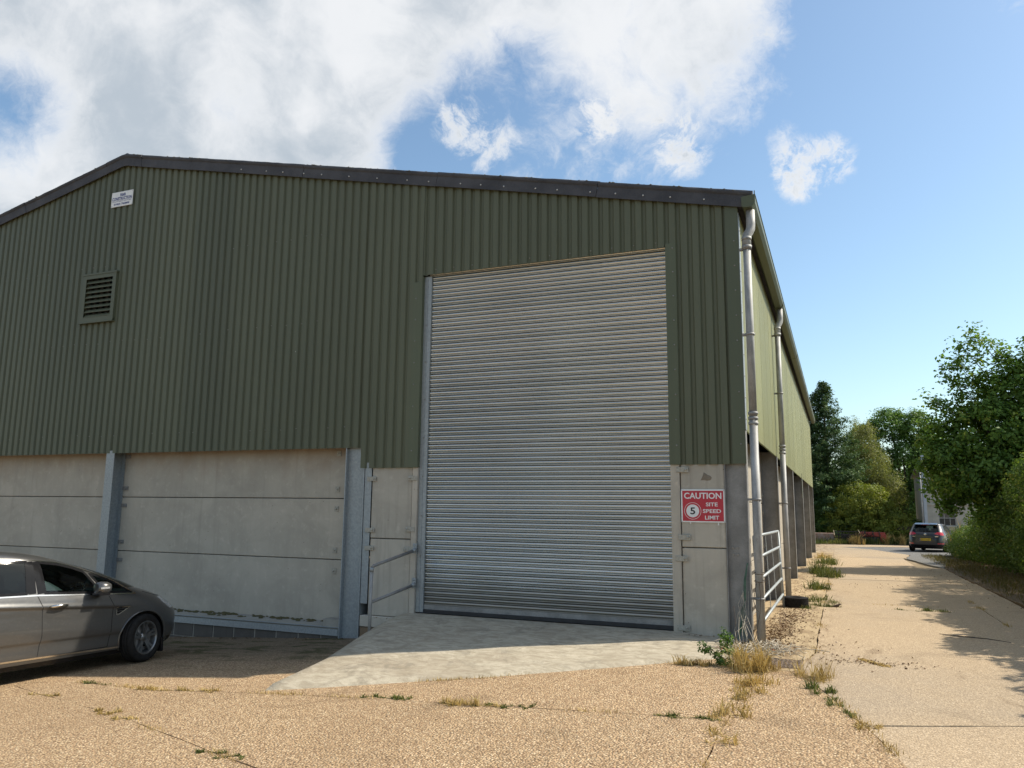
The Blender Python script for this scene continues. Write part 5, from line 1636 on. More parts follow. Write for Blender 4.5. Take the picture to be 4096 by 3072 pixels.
def cluster_points(centres, radii, per, rng, squash=0.8):
    """leaf positions in small tufts: centres (M,3)"""
    M_ = len(centres)
    d = unit(M_ * per, rng) * (rng.random((M_ * per, 1)) ** 0.45)
    d[:, 2] *= squash
    c = np.repeat(centres, per, 0)
    return c + d * np.repeat(radii, per)[:, None], d


def crown_tufts(blobs, rng, shell=0.55):
    """tuft centres spread through a set of ellipsoid limbs (centre, radii, count)"""
    out, outn = [], []
    for (c, r, k) in blobs:
        d = unit(k, rng)
        rad = shell + (1 - shell) * rng.random((k, 1)) ** 0.6
        out.append(np.array(c) + d * rad * np.array(r)); outn.append(d)
    return np.concatenate(out), np.concatenate(outn)


def make_crown(name, blobs, per, tuft_r, leaf, m, parent, seed, up=0.5, aspect=0.55, shell=0.55, squash=0.8, extra=None, zmin=None):
    rng = np.random.default_rng(seed)
    tc, tn = crown_tufts(blobs, rng, shell)
    if extra is not None:
        tc = np.concatenate([tc, extra]); tn = np.concatenate([tn, np.tile([[0, 0, 1.0]], (len(extra), 1))])
    if zmin is not None:
        k = tc[:, 2] > zmin; tc, tn = tc[k], tn[k]
    rr = tuft_r * rng.uniform(0.6, 1.35, len(tc))
    P, d = cluster_points(tc, rr, per, rng, squash)
    nrm = d * 0.6 + np.repeat(tn, per, 0) * 0.5 + unit(len(P), rng) * 0.8 + np.array([0, 0, up])
    nrm /= np.linalg.norm(nrm, axis=1, keepdims=True)
    sz = leaf * rng.uniform(0.65, 1.35, len(P))
    tr = np.repeat(rng.random(len(tc)), per)
    rnd = np.clip(0.55 * tr + 0.45 * rng.random(len(P)), 0, 1)
    me = np_mesh(name, leaf_quads(P, nrm, sz, rng, aspect), 4, m, rnd)
    return inst(me, name, (0, 0, 0), parent), tc


def trunk_mesh(base, tips, r0, parent, seed, bend=0.3, n=7, split=0.35, name='trunk'):
    r = random.Random(seed)
    mb = MB()
    b = Vector(base)
    for tip in tips:
        tip = Vector(tip)
        pts = []
        side = Vector((r.uniform(-1, 1), r.uniform(-1, 1), 0)) * bend
        for i in range(7):
            t = i / 6
            hx = t ** (1.0 + split)
            p = Vector((b.x + (tip.x - b.x) * hx, b.y + (tip.y - b.y) * hx, b.z + (tip.z - b.z) * t)) + side * math.sin(math.pi * t) * 0.5
            pts.append(p)
        mb.tube(pts, [r0 * (1 - 0.86 * (i / 6)) for i in range(7)], n)
    return mb.build(name, MAT['bark'], parent)


def tree(name, label, cat, base, blobs, per, tuft_r, leaf, m, seed, tips, r0, group=None, **kw):
    t = thing(name, base, label, cat, group)
    trunk_mesh(base, tips, r0, t, seed)
    make_crown('crown', blobs, per, tuft_r, leaf, m, t, seed + 1, **kw)
    return t


# spreading tree over the hedge on the right
z0 = G(7, 19)
sprigs = []
rr_ = np.random.default_rng(3)
spr_paths = [((6.9, 18.8, 5.8), (5.51, 18.2, 7.67)), ((6.5, 18.6, 5.5), (5.11, 18.2, 7.24)), ((6.2, 18.5, 5.2), (4.84, 18.2, 6.79)), ((6.0, 18.4, 4.9), (4.54, 18.2, 6.29)), ((5.6, 18.3, 4.6), (4.11, 18.2, 5.43)),
             ((5.4, 18.2, 4.2), (3.85, 18.1, 4.74)), ((7.4, 18.8, 5.9), (6.25, 18.2, 7.05)), ((8.0, 18.8, 6.0), (6.95, 18.2, 7.15)), ((5.2, 18.0, 3.8), (3.74, 18.0, 4.1)), ((5.0, 18.0, 3.4), (3.75, 17.9, 3.3)), ((5.2, 18, 2.8), (4.3, 17.8, 1.85)), ((5.8, 18, 2.6), (5.3, 17.8, 1.5))]
for (a, b) in spr_paths:
    a, b = np.array(a), np.array(b)
    for t in np.linspace(0.2, 1.0, 15):
        sprigs.append(a + (b - a) * t + rr_.normal(0, 0.05 + 0.16 * (1 - t), 3) + np.array([0, 0, -0.15 * math.sin(math.pi * t)]))
rt = thing('spreading_tree', (7.6, 19.2, z0), 'large leafy tree overhanging the hedge on the right, sprigs against the sky', 'tree')
tips = [(6.2, 18.8, 5.9), (8.6, 19.6, 6.8), (5.6, 18.4, 4.6), (9.5, 18.8, 5.5), (7.4, 17.4, 6.2), (7.4, 21, 6.2), (5.2, 18.2, 3.4)]
trunk_mesh((7.6, 19.2, z0), tips, 0.20, rt, 11)
bm_ = MB()
for (a, b) in spr_paths:
    a_, b_ = Vector(a), Vector(b)
    bm_.tube([a_, a_.lerp(b_, .5) + Vector((0, 0, -.12)), b_], [.028, .016, .006], 5)
bm_.build('branch', MAT['bark'], rt)
blobs = [((7.8, 19.2, 4.7), (2.2, 2.2, 1.9), 240), ((5.75, 18.5, 4.2), (1.6, 1.6, 1.15), 190), ((5.1, 18.2, 3.1), (1.5, 1.5, 1.2), 160), ((6.4, 18.6, 2.9), (1.7, 1.6, 1.2), 160),
         ((9.2, 19.6, 5.1), (2.2, 2.2, 1.8), 170), ((8.2, 18.4, 3.2), (2.3, 1.8, 1.6), 190), ((7.0, 18.8, 5.5), (1.4, 1.4, 1.05), 130), ((10.6, 20, 4.2), (2.2, 2.4, 2.4), 150), ((8.6, 21.4, 4.4), (2.3, 1.8, 2.2), 110)]
make_crown('crown', blobs, 42, 0.40, 0.135, MAT['leaf'], rt, 12, extra=np.array(sprigs), shell=0.45, aspect=0.6, zmin=1.0)

# hedge along the lane: separate bushes grown together
hedge_spots = [(6.55, 29.6, 1.3, 0.95, 0), (7.6, 28.6, 1.8, 1.3, 1), (6.5, 26.4, 1.3, 0.95, 2), (6.9, 23.5, 2.3, 1.4, 3), (6.75, 20.3, 2.4, 1.25, 4), (6.8, 17.2, 2.7, 1.4, 5), (6.75, 14.2, 3.6, 1.4, 6), (6.85, 11.4, 4.3, 1.4, 7), (6.8, 8.6, 4.2, 1.4, 8), (6.8, 5.6, 3.9, 1.4, 9), (6.8, 2.6, 4.0, 1.4, 10), (6.85, -0.5, 3.8, 1.4, 11), (6.9, -3.6, 3.7, 1.4, 12)]
hl = ['low brambly bush nearest the dark hatchback, with dry grass stalks', 'bush behind the brambles in the hedge beside the hatchback', 'low ragged bush at the far end of the hedge on the lane edge', 'hedge bush under the left side of the spreading tree', 'dark hedge bush directly under the spreading tree', 'dense hedge bush just nearer than the spreading tree', 'tall hedge bush at the right edge of the picture', 'hedge bush at the right edge, nearest of those in view']
for (hx, hy, hh, hw, i) in hedge_spots:
    zb = G(hx, hy)
    lab = hl[i] if i < len(hl) else 'hedge bush beyond the right edge of the picture'
    t = thing('hedge_bush', (hx, hy, zb), lab, 'bush', 'hedge along the lane')
    trunk_mesh((hx, hy, zb), [(hx + .3, hy + .3, zb + hh * .7), (hx - .4, hy - .2, zb + hh * .65), (hx, hy - .5, zb + hh * .7)], 0.04, t, 300 + i)
    k = 1.0 if i < 8 else 0.95
    bl_ = [((hx, hy, zb + hh * .62), (hw * .95, 1.75 if i < 6 else 2.3, hh * .40), int(300 * k)), ((hx - .15, hy - .4, zb + hh * .30), (hw, 1.7, hh * .32), int(200 * k)), ((hx + .1, hy + .6, zb + hh * .28), (hw * .95, 1.5, hh * .30), int(120 * k))]
    bl_ = bl_ + ([((hx - .1, hy, zb + hh * .8), (hw * .8, 2.2, hh * .2), int(150 * k))] if hh > 3 else [])
    make_crown('crown', bl_, 34, 0.27, (0.075 if i < 3 else 0.085 if i < 8 else 0.15), MAT['hedge_leaf'], t, 320 + i, shell=0.62, aspect=0.6, zmin=zb + 0.05)

# far trees
def conifer(base, h, rad, seed, label):
    t = thing('conifer_tree', base, label, 'tree', 'conifers behind the warehouse')
    rng = np.random.default_rng(seed)
    MB().tube([base, (base[0], base[1], base[2] + h * .97)], [0.22, 0.02], 7).build('trunk', MAT['bark'], t)
    P, Nn, R_ = [], [], []
    for k in range(260):
        f = (k / 260) ** 0.85
        z = base[2] + 0.6 + f * (h - 0.8)
        L = rad * (1 - f) ** 0.75 * rng.uniform(0.72, 1.12) + 0.12
        a = rng.uniform(0, 2 * np.pi)
        d = np.array([math.cos(a), math.sin(a), 0])
        m_ = int(28 + 150 * L / rad)
        s = rng.random(m_) ** 0.7
        spread = 0.10 + 0.24 * (1 - s) * L / 2
        q = np.array([base[0], base[1], z]) + d * (s * L)[:, None] + np.stack([rng.normal(0, 1, m_) * spread, rng.normal(0, 1, m_) * spread, rng.normal(0, .10, m_) + 0.20 * L * s ** 2 - 0.20 * s * L], 1)
        P.append(q); nn_ = rng.normal(0, .5, (m_, 3)) + np.array([0, 0, 0.8]) + d * .3; Nn.append(nn_ / np.linalg.norm(nn_, axis=1, keepdims=True)); R_.append(np.clip(rng.random(m_) * .6 + .4 * s, 0, 1))
    P = np.concatenate(P); Nn = np.concatenate(Nn); R_ = np.concatenate(R_)
    me = np_mesh('crown', leaf_quads(P, Nn, 0.26 * rng.uniform(.6, 1.3, len(P)), rng, 0.30, 0.1), 4, MAT['needle'], R_)
    inst(me, 'crown', (0, 0, 0), t)
conifer((0.45, 50.7, -0.4), 11.7, 4.2, 41, 'pointed dark conifer beside the far end of the warehouse')
conifer((-1.2, 50.4, -0.4), 10.9, 3.8, 42, 'dark conifer half hidden behind the warehouse gutter')
conifer((-3.6, 52.4, -0.4), 10.2, 3.0, 43, 'dark conifer hidden behind the end of the warehouse')

tree('birch_tree', 'pale drooping birch between the conifer and the broad dark tree', 'tree', (2.9, 54.2, -0.45),
     [((2.8, 54, 6.6), (1.25, 1.3, 2.2), 150), ((3.5, 54, 5.0), (1.3, 1.3, 1.9), 150), ((2.3, 53.8, 4.6), (1.2, 1.3, 2.2), 130), ((4.6, 53.6, 3.2), (1.2, 1.1, 1.3), 110), ((3.2, 53.8, 2.6), (1.7, 1.2, 1.6), 110)],
     60, 0.42, 0.10, MAT['birch_leaf'], 51, [(2.9, 54, 8.2), (3.6, 54, 6.4), (2.4, 54, 6.2)], 0.13, squash=1.5, shell=0.4)
tree('broad_tree', 'broad dark green tree with several stems, sky showing through its crown', 'tree', (6.1, 61.6, -0.5),
     [((5.4, 61.6, 8.9), (1.7, 1.7, 1.4), 152), ((3.6, 61.6, 7.9), (1.4, 1.5, 1.3), 123), ((7.2, 61.6, 8.6), (1.5, 1.6, 1.5), 130), ((8.2, 61.6, 6.9), (1.4, 1.6, 1.4), 116), ((4.4, 61.2, 5.8), (1.5, 1.5, 1.4), 123), ((6.5, 61.2, 6.3), (1.5, 1.5, 1.2), 94),
      ((5.2, 61.4, 3.6), (1.4, 1.5, 1.5), 116), ((8.0, 61.4, 4.4), (1.5, 1.5, 1.4), 108), ((7.0, 61.0, 2.4), (1.2, 1.2, 1.3), 87), ((3.4, 61.4, 4.2), (1.1, 1.3, 1.6), 87), ((2.6, 61.4, 6.4), (1.0, 1.2, 1.2), 72)],
     34, 0.48, 0.185, MAT['oak_leaf'], 52, [(5.4, 61.6, 9), (3.8, 61.6, 7.8), (7.2, 61.6, 8.6), (8.2, 61.6, 6.6), (6.2, 61.4, 7.0), (4.6, 61.4, 5.6)], 0.22, shell=0.5)
for i, (bx2, by2, sx2, sz2, lab) in enumerate([(2.55, 48.4, 2.2, 2.1, 'sunlit yellow green bush behind the rusty implements'), (4.5, 48.0, 1.2, 1.05, 'smaller yellow green bush to the right of the implements'), (0.4, 49.6, 1.5, 1.6, 'shaded shrub under the conifers'), (5.8, 50.2, 1.0, .75, 'low leafy scrub beside the old pale building')]):
    t = thing('shrub', (bx2, by2, G(bx2, by2)), lab, 'shrub', 'shrubs on the far bank')
    zb = G(bx2, by2)
    trunk_mesh((bx2, by2, zb), [(bx2 + .4, by2, zb + sz2 * 1.3), (bx2 - .5, by2, zb + sz2 * 1.2), (bx2, by2 - .3, zb + sz2 * 1.4)], 0.06, t, 60 + i)
    make_crown('crown', [((bx2, by2, zb + sz2 * 1.05), (sx2, 1.2, sz2 * .95), 330), ((bx2 - sx2 * .45, by2 - .2, zb + sz2 * .65), (sx2 * .7, 1.1, sz2 * .7), 170), ((bx2 + sx2 * .5, by2 - .3, zb + sz2 * .7), (sx2 * .65, 1.0, sz2 * .75), 170)],
               42, 0.30, 0.12, (MAT['bush_leaf'] if i in (0, 1) else MAT['oak_leaf'] if i == 2 else MAT['hedge_leaf']), t, 70 + i, shell=0.55)


for i, (bx2, by2, hh, lab) in enumerate([(-1.5, 66, 7.5, 'dark background tree behind the conifers'), (2.2, 68, 7.0, 'dark background tree behind the birch'), (5.5, 70, 6.5, 'dark background tree behind the broad tree trunks'), (9.0, 69, 8.0, 'dark background tree behind the old building')]):
    tree('background_tree', lab, 'tree', (bx2, by2, -.5), [((bx2, by2, hh * .62), (2.4, 2.0, hh * .40), 170), ((bx2 - 1.2, by2, hh * .3), (2.2, 1.8, hh * .34), 150), ((bx2 + 1.3, by2, hh * .28), (2.2, 1.8, hh * .32), 150)], 26, .55, .26, MAT['oak_leaf'], 600 + i, [(bx2, by2, hh * .8), (bx2 - 1, by2, hh * .6), (bx2 + 1, by2, hh * .6)], .18, group='trees far behind the bank', shell=.5)

# ------------------------------------------------------------------ grass and weeds
def blades(P, h, rng, width=0.006, lean=0.45):
    """three-cornered bent blades: returns quads (base, base, mid, mid) and a tip quad"""
    n = len(P)
    a = rng.uniform(0, 2 * np.pi, n)
    d = np.stack([np.cos(a), np.sin(a), np.zeros(n)], 1)
    s = np.stack([-np.sin(a), np.cos(a), np.zeros(n)], 1)
    a2 = rng.uniform(0, np.pi, n); s = np.stack([np.cos(a2), np.sin(a2), np.zeros(n)], 1)
    H = h[:, None]; ln = rng.uniform(0.1, 1.0, (n, 1)) * lean
    w = (width * rng.uniform(.6, 1.4, n))[:, None]
    mid = P + d * H * ln * 0.35 + np.array([0, 0, 1]) * H * 0.58
    tip = P + d * H * ln + np.array([0, 0, 1]) * H * (1 - 0.35 * ln)
    q1 = np.stack([P - s * w, P + s * w, mid + s * w * .75, mid - s * w * .75], 1)
    q2 = np.stack([mid - s * w * .75, mid + s * w * .75, tip + s * w * .12, tip - s * w * .12], 1)
    return np.concatenate([q1, q2], 0).reshape(-1, 3)


def tuft(name, label, x, y, rx, ry, n, h, m, seed, group='weed tufts in the concrete joints', ang=0.0, width=0.005, lean=0.55, cat='weed', base=0.0, stalks=0):
    """clump of arching blades from several root centres, with fallen blades lying between them"""
    rng = np.random.default_rng(seed)
    k = max(3, int(3 + 9 * (rx + ry)))
    cu = np.clip(rng.normal(0, .38, (k, 2)), -.75, .75)
    wgt = rng.uniform(.25, 1.0, k); wgt /= wgt.sum()
    own = rng.choice(k, n, p=wgt)
    hs = rng.uniform(.45, 1.15, k)
    ca, sa = math.cos(ang), math.sin(ang)
    off = rng.normal(0, .16, (n, 2))
    u = cu[own, 0] + off[:, 0] * min(1, .35 * (1 + ry / rx)); v = cu[own, 1] + off[:, 1]
    px = x + u * rx * ca - v * ry * sa; py = y + u * rx * sa + v * ry * ca
    pz = np.array([G(a, b) for a, b in zip(px, py)]) + base - 0.008
    P = np.stack([px, py, pz], 1)
    hh = h * rng.uniform(.3, 1.1, n) ** 1.2 * hs[own]
    vt = blades(P, hh, rng, width, lean * 2.0)
    # fallen straw
    m_ = max(16, int(n * .35))
    q = rng.choice(n, m_); A = P[q]; a_ = rng.uniform(0, 2 * np.pi, m_); L = np.minimum(h, rng.uniform(.3, 1.0, m_) * (rx + ry) * .5)
    B = A + np.stack([np.cos(a_) * L * (1 if rx >= ry else .5), np.sin(a_) * L * (.5 if rx >= ry else 1), rng.uniform(.004, .03, m_)], 1)
    s_ = np.stack([-np.sin(a_), np.cos(a_), 0 * a_], 1) * width * .8
    A = A + np.array([0, 0, .011])
    vt = np.concatenate([vt, np.stack([A - s_, A + s_, B + s_ * .4, B - s_ * .4], 1).reshape(-1, 3)])
    # runners lying from one root centre to the next
    o_ = np.argsort(cu[:, 0] if rx >= ry else cu[:, 1]); cc = cu[o_]
    cx = x + cc[:, 0] * rx * ca - cc[:, 1] * ry * sa; cy = y + cc[:, 0] * rx * sa + cc[:, 1] * ry * ca
    cz = np.array([G(a, b) for a, b in zip(cx, cy)]) + base + .006
    cp = np.stack([cx, cy, cz], 1); dv = cp[1:] - cp[:-1]
    sd = np.stack([-dv[:, 1], dv[:, 0], 0 * dv[:, 0]], 1); sd = sd / (np.linalg.norm(sd, axis=1, keepdims=True) + 1e-9) * width
    vt = np.concatenate([vt, np.stack([cp[:-1] - sd, cp[:-1] + sd, cp[1:] + sd, cp[1:] - sd], 1).reshape(-1, 3)])
    r = np.clip(rng.random(n) * .7 + .3 * rng.random(k)[own], 0, 1)
    me = np_mesh(name, vt, 4, m, np.concatenate([r, r, rng.random(m_), rng.random(k - 1)]))
    o = bpy.data.objects.new(name, me); col.objects.link(o)
    return tag(o, label, cat, group)


DG, GG = MAT['dry_grass'], MAT['green_grass']
tuft('grass_tuft', 'big straw coloured grass clump in front of the twine at the corner', 0.13, -1.74, .40, .34, 560, .30, DG, 401, width=.0045)
tuft('grass_tuft', 'reddish dry grass clump on the right end of the ramp edge', -0.38, -1.66, .34, .16, 200, .15, DG, 402)
tuft('grass_tuft', 'yellow grass just below the straw clump at the corner', 0.22, -2.55, .26, .42, 260, .15, DG, 403)
tuft('grass_tuft', 'thin straw grass lower in the joint below the corner clump', 0.21, -3.15, .18, .38, 130, .13, DG, 404)
tuft('grass_tuft', 'pale wispy grass in the joint, lowest below the corner clump', 0.21, -3.85, .22, .30, 130, .16, DG, 405)
tuft('grass_tuft', 'small pale tuft in the yard joint nearest the camera', 0.21, -4.58, .2, .3, 80, .10, DG, 406)
tuft('grass_tuft', 'wispy tall straw grass by the drain cover on the lane edge', 0.79, -1.95, .26, .36, 220, .26, DG, 407, width=.0035)
tuft('grass_tuft', 'green and straw tuft on the lane edge below the drain cover', 0.88, -2.5, .17, .26, 170, .12, GG, 408)
tuft('grass_tuft', 'dark low weed on the lane edge joint', 1.02, -3.0, .13, .3, 120, .06, GG, 409)
tuft('grass_tuft', 'small green weed on the lane edge above the cross joint', 1.12, -3.35, .12, .2, 80, .06, GG, 410)
tuft('grass_tuft', 'dry tuft where the lane edge meets the cross joint', 1.22, -3.72, .2, .16, 90, .07, DG, 411)
tuft('grass_tuft', 'flat green weed alone in the yard right of centre', -0.27, -4.02, .34, .10, 170, .055, GG, 412)
tuft('grass_tuft', 'tiny green weed right of the flat green weed', 0.02, -4.08, .14, .06, 50, .04, GG, 413)
for i, (x, y, w, n, h, mm_, lab) in enumerate([(-3.33, -3.81, .3, 130, .07, GG, 'yellowish tuft just below the left tip of the ramp'), (-2.98, -3.87, .2, 80, .06, GG, 'second tuft along the joint below the ramp'), (-2.25, -3.94, .45, 200, .12, DG, 'longest dry tuft in the joint below the ramp'), (-1.97, -3.93, .16, 70, .05, GG, 'small green tuft right of the long dry tuft'), (-1.70, -3.96, .16, 70, .05, GG, 'green tuft furthest right in the joint below the ramp'),
                                               (-6.24, -3.91, .55, 190, .07, DG, 'yellow tuft in the joint left of the ramp tip'), (-5.5, -3.88, .5, 120, .06, DG, 'faint dry tuft nearest the left of the ramp tip'), (-7.3, -3.74, .4, 110, .06, GG, 'low tuft near the shadow of the parked car'),
                                               (-7.41, -4.38, .4, 110, .06, DG, 'dry tuft at the upper left of the long diagonal joint'), (-5.74, -4.93, .35, 150, .065, DG, 'bushy tuft halfway along the diagonal joint at left'), (-5.35, -5.1, .25, 100, .07, DG, 'dry tuft just right of the bushy diagonal tuft'), (-3.54, -5.85, .2, 120, .045, GG, 'dark green weed in the diagonal joint near the bottom edge'), (-3.27, -5.95, .16, 90, .04, GG, 'second dark green weed near the bottom edge')]):
    tuft('grass_tuft', lab, x, y, w, .09, n, h, mm_, 430 + i)
for i, (x, y, rx, ry, n, h, mm_, lab) in enumerate([(.70, 6.15, .3, .5, 260, .17, GG, 'green weed beside the tyre, nearest of the row along the apron joint'), (.72, 5.15, .5, .22, 260, .11, GG, 'dark leafy weed next to the sparrow'), (.52, 4.65, .22, .25, 120, .10, GG, 'small green weed close to the tyre'), (.60, 8.95, .26, .6, 300, .34, GG, 'tall weed third along the apron joint'), (.53, 14.2, .4, .9, 420, .55, GG, 'tall green weed clump midway along the warehouse wall'), (.70, 13.0, .5, .7, 320, .35, GG, 'green clump in front of the tall midway clump'), (.62, 20.1, .5, 1.2, 380, .40, GG, 'far weed clump against the warehouse wall'), (2.44, 5.25, .6, .2, 300, .08, GG, 'green weed in the joint in the middle of the lane'), (.35, 24.5, .5, 1.5, 240, .3, DG, 'dry weeds at the far end of the warehouse wall')]):
    tuft('grass_tuft', lab, x, y, rx, ry, n, h, mm_, 460 + i, width=.008 if y > 8 else .005)

# fine dry growth along the joints, too small to count
rng = np.random.default_rng(90)
pp = []
def along(line, n, jit):
    L = [Vector((a[0], a[1], 0)) for a in line]
    seg = np.array([(b - a).length for a, b in zip(L, L[1:])]); cs_ = np.concatenate([[0], np.cumsum(seg)])
    # growth comes in patches
    cen = rng.uniform(0, cs_[-1], max(4, n // 60))
    for s in np.clip(rng.choice(cen, n) + rng.normal(0, .16, n), 0, cs_[-1] - 1e-3):
        i = int(np.searchsorted(cs_, s, side='right') - 1)
        p = L[i].lerp(L[i + 1], (s - cs_[i]) / seg[i])
        pp.append((p.x + rng.normal(0, jit), p.y + rng.normal(0, jit)))
along(LINE_A, 700, .03); along(LINE_B, 360, .03); along(LINE_L[:6], 500, .04); along([(.19, -2.0), (.19, -4.06), (.19, -7.2)], 260, .03); along([(.77, -.9), (.77, 12), (.77, 25)], 700, .06); along(front[5:], 260, .02); along([(3.45, -2), (3.47, 12)], 250, .03); along([(.8, 5.84), (3.5, 6.02)], 160, .02)
P = np.array([(a, b, G(a, b) - .012) for a, b in pp])
r = rng.random(len(P))
me = np_mesh('joint_grass', blades(P, .055 * rng.uniform(.4, 1.2, len(P)), rng, .003, .9), 4, DG, np.concatenate([r, r]))
tag(inst(me, 'joint_grass', (0, 0, 0)), 'thin dry grass along the joints of yard and lane', 'grass', kind='stuff')

# verge grass under the hedge and the rough growth on the far bank
rng = np.random.default_rng(91)
n = 15000
px = 4.35 + abs(rng.normal(0, .85, n)); py = rng.uniform(-6, 30, n)
k = rng.random(n) < np.clip((px - 4.25) / .9, .05, 1); px, py = px[k], py[k]
P = np.stack([px, py, np.array([G(a, b) for a, b in zip(px, py)])], 1)
r = rng.random(len(P))
me = np_mesh('verge_grass', blades(P, .13 * rng.uniform(.3, 1.2, len(P)), rng, .006, .8), 4, MAT['verge_grass'], np.concatenate([r, r]))
tag(inst(me, 'verge_grass', (0, 0, 0)), 'short brown grass on the verge below the hedge', 'grass', kind='stuff')
n = 16000
px = rng.uniform(-3, 8.5, n); py = 43.0 + rng.random(n) ** 1.5 * 6 + np.clip(px * .45, 0, 2.2)
P = np.stack([px, py, np.array([G(a, b) for a, b in zip(px, py)])], 1)
r = np.clip(rng.random(n) * .8 + .25 * np.sin(px * 2.3), 0, 1)
me = np_mesh('bank_grass', blades(P, .42 * rng.uniform(.25, 1.2, n) * np.clip((py - 42.6) / 1.4, .3, 1.2), rng, .014, .6), 4, GG, np.concatenate([r, r]))
tag(inst(me, 'bank_grass', (0, 0, 0)), 'rough green grass on the bank beyond the lane', 'grass', kind='stuff')
for i, (x, y, lab) in enumerate([(2.05, 43.6, 'tall dry dock in front of the black frame'), (4.6, 45.2, 'straw coloured tall grass between implements and hatchback'), (3.9, 45.0, 'straw clump just right of the red implement')]):
    tuft('grass_tuft', lab, x, y, .5, .35, 260, .8, DG, 500 + i, width=.016, lean=.35)
tuft('grass_tuft', 'pale seeding stalks above the brambly bush by the hatchback', 6.15, 29.4, .9, .5, 60, 2.1, DG, 505, width=.01, lean=.4, group='weed tufts in the concrete joints')

# dark leafy weed at the corner
wd = thing('thistle_weed', (-0.1, -1.62, G(-.1, -1.62)), 'dark green bushy thistle between the ramp edge and the straw clump', 'weed')
MB().tube([(-.08, -1.6, -.02), (-.12, -1.52, .16), (-.15, -1.46, .36)], .006, 5).tube([(-.1, -1.6, -.02), (-.28, -1.6, .14), (-.38, -1.58, .17)], .005, 5).tube([(-.08, -1.6, 0), (-.02, -1.5, .3), (-.05, -1.42, .62)], .004, 5).build('stem', MAT['bark'], wd)
make_crown('foliage', [((-.1, -1.62, .07), (.17, .13, .09), 46), ((-.14, -1.5, .26), (.07, .07, .12), 18), ((-.36, -1.58, .15), (.07, .05, .06), 12)], 16, .05, .035, MAT['oak_leaf'], wd, 77, aspect=.5)

# dead leaves and crumbs of dirt, too many to count
rng = np.random.default_rng(92)
spots = [(-5.0, -.05, .12, .06, 40), (.20, .4, .12, .7, 600), (.24, 1.8, .13, 1.3, 1200), (.34, 3.4, .2, .8, 400), (.55, .6, .25, 1.0, 130), (-8.5, -.12, 1.6, .06, 160), (1.4, -.8, .25, .12, 130), (4.3, 5.0, .3, 3.5, 200), (.2, 9.0, .15, 2.5, 200), (2.2, 10.5, .8, .6, 60), (2.6, 13.5, .6, .5, 60), (4.2, 15, .4, 3, 160), (.9, -.3, .4, .6, 60), (-.9, -.12, .3, .04, 20)]
P = []
for (x, y, sx_, sy_, n) in spots:
    for _ in range(n):
        a, b = x + rng.normal(0, sx_), y + rng.normal(0, sy_)
        if a < .02 and b > -.02: b = -.05 if a > -6 else -.02
        zr_ = G(a, b) + .008
        if -5.9 < a < -.3 and -1.2 < b < 0: zr_ = .08 + (G(a, b) - .02) * .25
        P.append((a, b, zr_))
P = np.array(P)
nr = rng.normal(0, .35, (len(P), 3)) + np.array([0, 0, 1.0]); nr /= np.linalg.norm(nr, axis=1, keepdims=True)
me = np_mesh('leaf_litter', leaf_quads(P, nr, .026 * rng.uniform(.5, 1.7, len(P)), rng, .7, .3), 4, MAT['dead_leaf'], rng.random(len(P)))
tag(inst(me, 'leaf_litter', (0, 0, 0)), 'scattered dead leaves and crumbs of dirt on the ground', 'leaf litter', kind='stuff')
# drift of dried straw on the lane
rng = np.random.default_rng(93)
t_ = rng.random(330); P = np.stack([1.26 + .30 * t_ + rng.normal(0, .025, 330), -.62 - .36 * t_ + rng.normal(0, .035, 330), np.full(330, .006)], 1)
nr = rng.normal(0, .3, (330, 3)) + np.array([0, 0, 1.0]); nr /= np.linalg.norm(nr, axis=1, keepdims=True)
tag(inst(np_mesh('straw_drift', leaf_quads(P, nr, .05 * rng.uniform(.4, 1.2, 330), rng, .25, .3), 4, DG, rng.random(330)), 'straw_drift', (0, 0, 0)), 'drift of dried straw lying on the lane', 'straw')
stick = MB().tube([(2.35, 1.9, .012), (2.6, 1.72, .02), (2.9, 1.68, .016), (3.15, 1.5, .012)], [.004, .008, .007, .003], 6).tube([(2.6, 1.72, .02), (2.78, 1.82, .012)], [.006, .002], 5).build('stick', MAT['bark'])
tag(stick, 'thin dark stick lying in the tree shadow on the lane', 'stick')

# ------------------------------------------------------------------ tangle of baler twine at the corner
tw = thing('twine_tangle', (0.0, -0.5, 0.0), 'tangled heap of pale baler twine and green strands at the warehouse corner', 'twine')
r = random.Random(5)
mb = MB()
for k in range(85):
    c = Vector((r.gauss(0.05, .15), r.gauss(-.58, .14), .0)); p = c.copy(); ang = r.uniform(0, 6.28); pts = []
    z = r.uniform(.01, .10) * max(.2, 1 - (c - Vector((.05, -.6, 0))).length * 2)
    for i in range(9):
        ang += r.uniform(-.9, .9)
        p = p + Vector((math.cos(ang), math.sin(ang), 0)) * .055
        pts.append((p.x, p.y, max(.006, z + r.gauss(0, .018))))
    mb.tube(pts, .0045, 5)
for k in range(9):
    x0, y0 = r.gauss(-.05, .09), r.gauss(-.42, .10)
    pts = [(x0, y0, .02), (x0 + r.gauss(-.02, .03), y0 + .08, r.uniform(.10, .2)), (-.1 + r.gauss(0, .05), -.10, r.uniform(.2, .5)), (-.07 + r.gauss(0, .03), -.03, r.uniform(.5, .75))]
    mb.tube(pts, .0035, 5)
mb.build('pale_strands', MAT['twine'], tw)
mb = MB()
for k in range(8):
    xx = -.05 + r.gauss(0, .012)
    mb.tube([(-.03 + r.gauss(0, .005), .0, 1.02), (xx - .02, -.02, .8), (xx - .03, -.03, .55), (xx - .05 + r.gauss(0, .03), -.06, .3), (xx - .07 + r.gauss(0, .04), -.12, .06)], .004, 5)
mb.build('green_strands', MAT['twine_green'], tw)
mb = MB()
